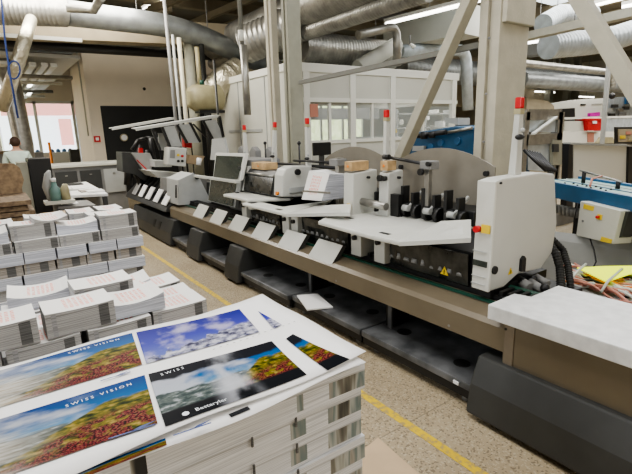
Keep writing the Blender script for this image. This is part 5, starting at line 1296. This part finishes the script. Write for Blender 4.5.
# blue conveyor
zc_ = 1.1
L0, L1 = gz(553, 182, zc_), gz(655, 201, zc_)
dv = (L1-L0).normalized(); nb = Vector((-dv.y, dv.x, 0)); nb = nb if nb.dot(L0) > 0 else -nb
def gp(px, py, off=0.):     # point on the upright plane along the conveyor side, off metres toward the viewer
    r = Vector(ray(px, py)); P = L0-nb*off; t = nb.dot(P-Vector((0, 0, CH)))/nb.dot(r); return Vector((0, 0, CH))+r*t
def pp(pts, off, depth, name, m, parent, bevel=0.): return MB().prism([gp(px, py, off) for px, py in pts], nb*depth).build(name, m, parent, bevel=bevel)
cv = thing('blue_conveyor', 'blue conveyor with a pale teal belt right of the control cabinet', 'conveyor', (L0.x, L0.y, 0))
zlo = gp(600, 209).z
def seg(o0, o1, z0, z1, name, m, a0=0., a1=0.):
    A_, B_ = L0-dv*.35+dv*a0, L1-dv*a1
    return MB().hull8([A_+nb*o0+Vector((0, 0, z0-zc_)), B_+nb*o0+Vector((0, 0, z0-zc_)), B_+nb*o1+Vector((0, 0, z0-zc_)), A_+nb*o1+Vector((0, 0, z0-zc_))],
                      [A_+nb*o0+Vector((0, 0, z1-zc_)), B_+nb*o0+Vector((0, 0, z1-zc_)), B_+nb*o1+Vector((0, 0, z1-zc_)), A_+nb*o1+Vector((0, 0, z1-zc_))]).build(name, m, cv, bevel=.005)
seg(0, .04, zlo, zc_, 'side_rail', 'blue'); seg(.04, .50, zc_-.06, zc_-.015, 'belt', 'tealtop'); seg(.50, .54, zlo, zc_+.01, 'far_rail', 'blue2')
seg(.22, .235, zc_-.015, zc_-.008, 'belt_seam', 'blue'); seg(.36, .37, zc_-.015, zc_-.008, 'belt_seam', 'lightgrey')
for k in range(10): MB().ball(L0+dv*(.05+.07*k)+nb*(.1+.05*(k % 3))+Vector((0, 0, -.012)), .012, n=8).build('stud', 'darkgrey', cv)
G = [gp(580, 170.5, -.3), gp(600, 176, -.3), gp(622, 182, -.3)]
m = MB(); m.tube(G, .010, 8); m.build('guide_bar', 'steel', cv); m = MB(); m.tube([gp(590, 186, -.02), gp(592, 179, -.15), gp(602, 176, -.3)], .010, 8); m.build('guide_arm', 'copper', cv)
for p in ((584, 174.5), (618, 184.5)): g_ = gp(*p, -.3); MB().tube([g_+Vector((0, 0, .03)), (g_.x, g_.y, zc_-.015)], .02, 10).build('guide_knob', 'black', cv)
for s_ in (.12, .95):
    P = L0.lerp(L1, s_)+nb*.25; MB().box(P.x-.07, P.x+.07, P.y-.05, P.y+.05, 0, zlo+.02).build('leg', 'black', cv)
for k in range(6): g_ = gp(557+k*4, 205+k*.8, -.15); MB().tube([g_, g_+Vector((.02, 0, -.09))], .03, 8).build('motor_part', 'midgrey', cv)
sw = thing('switch_box', 'pale tilted switch box with yellow stickers hanging under the blue conveyor', 'switch box', gp(600, 225, .1))
o_ = .08
pp([(576, 235.5), (613, 244), (621, 211), (580.5, 201)], o_, .16, 'case', 'panel', sw, .006)
for pts in ([(583, 208.5), (593, 211), (594, 206.5), (584, 204)], [(600, 241), (611, 243.5), (612, 239.5), (601.5, 236.5)]): pp(pts, o_+.004, .004, 'yellow_sticker', 'yellow', sw)
pp([(596.5, 219), (601, 220.2), (602, 215), (597.5, 214)], o_+.006, .006, 'switch_plate', 'yellow', sw)
g_ = gp(599, 217, o_+.006); MB().tube([g_, g_-nb*.025], .013, 10).build('rotary_switch', 'red', sw)
g_ = gp(583, 221, o_+.002); MB().tube([g_, g_-nb*.008], .010, 10).build('lock', 'midgrey', sw)
pp([(615, 240), (622, 236), (629, 212), (621.5, 211)], o_-.04, .1, 'gland_strip', 'darkgrey', sw)
MB().tube([gp(590, 238.5, .06), gp(594, 250, .05), gp(596, 262, .1), gp(592, 270, .15)], .007, 6).build('lead', 'black', sw)
MB().tube([gp(578, 203, .1), gp(575, 216, .1), gp(574, 232, .1)], .007, 6).build('lead', 'black', sw)
# sloping grey cable duct behind the cables
gd = thing('floor_duct', 'grey folded sheet metal duct under the switch box', 'floor duct', (4.3, 2.1, 0))
P0 = [gz(556, 262, .3), gz(628, 272, .3)]
sL, sR = gz(553, 256, .42), gz(690, 278, .42)
MB().prism([(sL.x, sL.y, .0), (sL.x, sL.y, .42), (sL.x, sL.y+.10, .58), (sL.x, sL.y+.30, .66), (sL.x, sL.y+.30, .0)], (sR.x-sL.x, sR.y-sL.y, 0)).build('folded_sheet', 'lightgrey', gd)
bk = thing('black_machine_leg', 'black machine side at the right edge under the switch box', 'machine', (5.4, 2.2, 0))
ybox([(627, 276), (660, 286), (660, 228), (630, 224)], 2.35, .4, 'side', 'black', bk)
# cable tray box with cables and yellow board
ct = thing('cable_trough', 'pale grey trough full of cables beside the delivery table', 'trough', (3.6, 1.2, 0))
zt_ = .50
q = [gz(556, 283, zt_), gz(660, 313, zt_), gz(660, 283, zt_), gz(560, 263, zt_)]
MB().prism([(p.x, p.y, 0) for p in q], (0, 0, zt_-.03)).build('trough', 'lightgrey', ct)
rnd = random.Random(3)
ca, cb_, cc_, cd = q
def qp(u, v): return (ca*(1-u)+cb_*u)*(1-v)+(cd*(1-u)+cc_*u)*v
cols = ['copper', 'cablewhite', 'copper', 'black', 'cablewhite', 'copper', 'orange']
for k in range(30):
    v0 = rnd.uniform(.05, .95); v1 = min(.98, max(.02, v0+rnd.uniform(-.35, .35))); ph = rnd.uniform(0, 6)
    u0 = rnd.uniform(-.0, .35); u1 = rnd.uniform(.6, 1)
    pts = []
    for i in range(13):
        t = i/12; u = u0+(u1-u0)*t; v = v0+(v1-v0)*t+.10*math.sin(t*5+ph); p = qp(u, min(1, max(0, v))); p.z = zt_-.02+.012+.05*abs(math.sin(t*4+ph))*rnd.uniform(.6, 1); pts.append(p)
    o = MB().tube(pts, rnd.uniform(.008, .014), 6).build('loose_cable', cols[k % 7])
    w = {'copper': 'pinkish', 'cablewhite': 'pale green grey', 'black': 'black', 'orange': 'orange'}[cols[k % 7]]
    tag(o, '%s cable in the tangle around the yellow board' % w, 'cable', w+' cables in the tangle')
zy = zt_+.075
q = [gz(577, 268, zy), gz(606, 282, zy), gz(640, 271, zy), gz(636, 266, zy), gz(604, 266.5, zy)]
tag(MB().prism([(p.x, p.y, zy-.004) for p in q], (0, 0, .008)).build('yellow_board', 'neon'), 'fluorescent yellow board lying on the tangle of cables', 'board')
for (a, c, e) in (((560, 291), (577, 272), (586, 264)), ((601, 292), (608, 281), (622, 269))):
    tag(MB().tube([gz(*a, zy-.05), gz(*c, zy+.012), gz(*e, zy+.01)], .010, 8).build('clear_hose', 'cablewhite'), ['pale hose crossing left of the yellow board', 'pale hose crossing over the yellow board'][0 if a[0] == 560 else 1], 'hose')
# row of machines far behind
YB = 9.5
pm = thing('printing_press', 'long white printing press far behind under the ducts', 'printing press', gy(590, 110, YB))
def fb(pts, y, n, m, par, d=.6): return ybox(pts, y, d, n, m, par)
pmz = gy(590, 110, YB); pm.location = (pmz.x, YB, 0)
fb([(553, 135), (606, 140), (606, 98), (584, 99), (553, 104)], YB, 'case', 'frame', pm, .5)
fb([(556, 117), (575, 117), (575, 108), (556, 109)], YB-.03, 'opening', 'black', pm, .02)
fb([(581, 105.5), (586, 105.2), (586, 104), (581, 104)], YB-.03, 'vent', 'black', pm, .02)
fb([(592, 104.6), (602, 104.2), (602, 103.4), (592, 103.8)], YB-.03, 'faint_lettering', 'lightgrey', pm, .01)
fb([(563, 122), (605, 119), (605, 116), (563, 118)], YB-.06, 'dark_gap', 'darkgrey', pm, .03)
fb([(590, 116.5), (600, 116), (600, 112), (590, 113)], YB-.3, 'magenta_block', 'magenta', pm, .1)
tk2 = thing('tan_roll', 'large tan rounded roll behind the steel cage unit', 'roll', gy(541, 105, 8.8)); tk2.location = (gy(541, 105, 8.8).x, 8.8, 0)
fb([(526, 118), (555, 118), (554, 106), (548, 101), (527, 98)], 8.8, 'roll_body', 'girder', tk2, .5)
fm2 = thing('folding_machine', 'cream folding machine right of the white press, seen over the partition', 'machine', (gy(618, 112, YB).x, YB, 0))
fb([(606, 140), (660, 140), (660, 96), (618, 97), (606, 103)], YB, 'case', 'cream', fm2, .5)
fb([(626, 104), (660, 104), (660, 93), (627, 94)], YB-.1, 'blue_panel', 'blue2', fm2, .08); fm2.children[-1].data.materials[0] = M['duct_blue'] 
for k, (px, py, m) in enumerate(((610, 110, 'lightgrey'), (616, 106, 'darkgrey'), (621, 110, 'steel'), (627, 108, 'darkgrey'), (613, 115, 'black'), (624, 114, 'midgrey'))):
    fb([(px-2.5, py+1.6), (px+2.5, py+1.6), (px+2.5, py-1.6), (px-2.5, py-1.6)], YB-.16, 'module', m, fm2, .1)
shelf = thing('storage_shelf', 'pale shelf unit holding the red crate behind the partition', 'shelf', (gy(585, 128, 7.0).x, 7.0, 0))
fb([(562, 143), (640, 143), (640, 131.5), (562, 131.5)], 7.0, 'lower_shelf', 'frame', shelf, .35); fb([(562, 119.5), (640, 117.5), (640, 115.5), (562, 117.5)], 7.0, 'upper_shelf', 'frame', shelf, .35)
fb([(565, 131), (587, 131), (587, 121), (565, 121)], 7.02, 'pale_panel', 'panel', shelf, .3); fb([(604, 131), (640, 131), (640, 117), (604, 118)], 7.02, 'pale_blue_panel', 'duct_blue', shelf, .3)
rc = thing('red_crate', 'bright red plastic crate on the pale shelf', 'crate', gy(594, 131, 6.95))
fb([(588, 130.5), (601, 130.5), (602.5, 119), (587, 119)], 6.9, 'crate_body', 'red', rc, .3); fb([(586.5, 120.5), (603, 120.5), (603, 118.5), (586.5, 118.5)], 6.88, 'rim', 'red', rc, .34)
fb([(593, 123.5), (597, 123.5), (597, 121), (593, 121)], 6.87, 'label_plate', 'paper', rc, .02)
fb([(588, 142), (594, 142), (594, 133), (588, 133)], 6.98, 'x', 'copper', shelf, .02); shelf.children[-1].name = 'pink_panel'
q = fb([(598, 143), (615, 143), (613, 137), (602, 137)], 6.8, 'cream_bag', 'cream', None, .1); tag(q, 'cream sack in front of the pale shelf', 'sack')
vp = thing('upright_pole', 'pale grey upright pole with a round black cap in front of the red crate', 'pole', (gy(606, 130, 6.4).x, 6.4, 0))
MB().bar((gy(604.5, 131, 6.4).x, 6.4, 0), gy(609.5, 55, 6.4), .11, .08, (1, 0, 0)).build('pole_shaft', 'lightgrey', vp); MB().ball(gy(612, 96, 6.35), .09).build('black_cap', 'black', vp)
pf = thing('framed_panel', 'dark framed panel with warm coloured contents at the right edge', 'panel', (gy(630, 135, 5.6).x, 5.6, 0))
fb([(616, 144), (650, 144), (650, 127), (616, 127)], 5.6, 'frame', 'black', pf, .05); fb([(618.5, 142), (650, 142), (650, 129), (618.5, 129)], 5.57, 'glass', 'girder', pf, .02)
for k, (px, py, m) in enumerate(((623, 137, 'yellow'), (629, 133, 'copper'), (631, 139, 'cream'))): fb([(px-2.5, py+1.5), (px+2.5, py+1.5), (px+2.5, py-1.5), (px-2.5, py-1.5)], 5.55, 'coloured_part', m, pf, .02)
for i, px in enumerate((552, 570, 578)):
    a = gy(px, 92, 12.2); o = MB().box(a.x-.15, a.x+.15, 12.2, 12.5, 0, 5.3).build('support_column', 'column2'); tag(o, 'distant pale column right of the big concrete one, %s from the left' % ['first', 'second', 'third'][i], 'column')
q = MB().box(9, 26, 13, 13.2, 2.55, 4.6).build('distant_header', 'girder'); tag(q, 'tan header beam across the distant hall at right', 'beam')
for i, (px, py) in enumerate(((545, 92), (586, 97), (622, 88))):
    a = gy(px, py, 12.5); tube_lamp(Vector((a.x-.9, 12.5, a.z)), Vector((a.x+.9, 12.5, a.z)), 'distant horizontal lamp under the ducts, '+['left one', 'middle one', 'right one'][i], .03, .1)
# things seen through the cabin windows
dm_ = thing('display_monitor', 'black monitor standing behind the middle feeder, before the cabin', 'monitor', gy(325, 145, 6.0)); 
a = gy(314, 153, 6.9); c = gy(331, 142, 6.9); MB().box(a.x, c.x, 6.9, 6.95, a.z-.05, c.z).build('screen', 'black', dm_, bevel=.01); MB().box((a.x+c.x)/2-.05, (a.x+c.x)/2+.05, 6.92, 6.96, .9, a.z-.05).build('stand', 'darkgrey', dm_); MB().box(a.x-.1, c.x+.1, 6.8, 7.2, 0, .9).build('plinth', 'midgrey', dm_)
dm_.location = dm_.location
pt = thing('inner_poster', 'dull red notice on the cabin window beside the grey green column', 'notice', gy(314, 110, CY-.06)); a = gy(310.5, 117, CY-.06); c = gy(318, 104, CY-.06); MB().box(a.x, c.x, CY-.06, CY-.045, a.z, c.z).build('sheet', 'copper', pt)
rl = MB().box(CX+.3, cx1-.3, 9.8, 9.84, 1.98, 2.27).build('roller_blind', 'midgrey'); tag(rl, 'half lowered grey blind inside the glazed cabin', 'blind')
for i, (px, py, w, h, m) in enumerate(((402, 122, 5, 5, 'frame'), (409, 130, 4, 6, 'lightgrey'), (428, 118, 5, 4, 'paper'), (438, 112, 4, 5, 'frame'), (432, 128, 6, 5, 'steel'), (444, 124, 4, 7, 'paper'), (397, 131, 3, 4, 'yellow'))):
    a = gy(px, py, 9.0); s = 9*.00219*1.35; o = MB().box(a.x-w*s/2, a.x+w*s/2, 9.0, 9.3, a.z-h*s/2, a.z+h*s/2).build('shelf_box', m, bevel=.01); tag(o, ['white box', 'grey binder', 'small white carton', 'upright white box', 'shiny metal bin', 'tall white folder', 'yellow folder'][i]+' on the shelves seen through the cabin windows', 'box')
sh_ = thing('cabin_shelf', 'open shelf seen through the right cabin windows', 'shelf', (10.3, 9.2, 0))
for z in (1.35, 1.72, 2.1): MB().box(gy(395, 120, 9.1).x, gy(450, 120, 9.1).x, 9.0, 9.35, z-.03, z).build('board', 'lightgrey', sh_)
for px in (395, 423, 450): a = gy(px, 120, 9.1); MB().box(a.x-.03, a.x+.03, 9.0, 9.35, 0, 2.2).build('upright', 'lightgrey', sh_)

# ================================================================== LIGHT
def area(name, loc, sx, sy, power, col=(1, .97, .92), rot=(0, 0, 0)):
    l = D.lights.new(name, 'AREA'); l.shape = 'RECTANGLE'; l.size = sx; l.size_y = sy; l.energy = power; l.color = col
    o = D.objects.new(name, l); C.objects.link(o); o.location = loc; o.rotation_euler = rot; return o
area('fill_lamp', (1.0, 1.5, 5.1), 2.5, 6, 190, (1, .98, .95))  # added overhead out of view, stands in for soft daylight
area('fill_lamp', (6.0, 3.0, 5.1), 3, 4, 190, (.96, .98, 1))  # second unseen overhead lamp, added above the conveyor side
area('fill_lamp', (1.5, 9.5, 4.7), 3, 2.5, 330, (1, .95, .86))  # added out of view to brighten the beige wall and far units
area('fill_lamp', (20, 6.0, 4.9), 5, 5, 450, (1, .98, .94))  # added to lift the dark right background
area('fill_lamp', (14, 5.0, 5.1), 6, 6, 420, (1, .97, .92))  # unseen lamp added above the right half of the hall
area('fill_lamp', (-4.5, 17, 3.4), 4, 5, 520, (1, .97, .92))  # added beyond the left frame edge to brighten the annex
area('fill_lamp', (9.5, 9.2, 2.75), 5, 2, 60, (1, .98, .94))  # area lamp below the cabin roof
area('fill_lamp', (-5, 2.5, 3.2), 6, 3, 240, (.95, .98, 1), (0, math.radians(-68), 0))  # unseen side lamp added at left to light the faces turned to it
area('fill_lamp', (3.0, -3.4, 3.4), 6, 2.5, 60, (1, .97, .93), (math.radians(68), 0, 0))  # unseen fill added behind the camera
w = D.worlds.new('world'); C_ = bpy.context.scene; C_.world = w; w.use_nodes = True
w.node_tree.nodes['Background'].inputs['Color'].default_value = (.95, .98, 1, 1); w.node_tree.nodes['Background'].inputs['Strength'].default_value = 1.6
C_.view_settings.view_transform = 'AgX'; C_.view_settings.look = 'AgX - Medium High Contrast'; C_.view_settings.exposure = .32
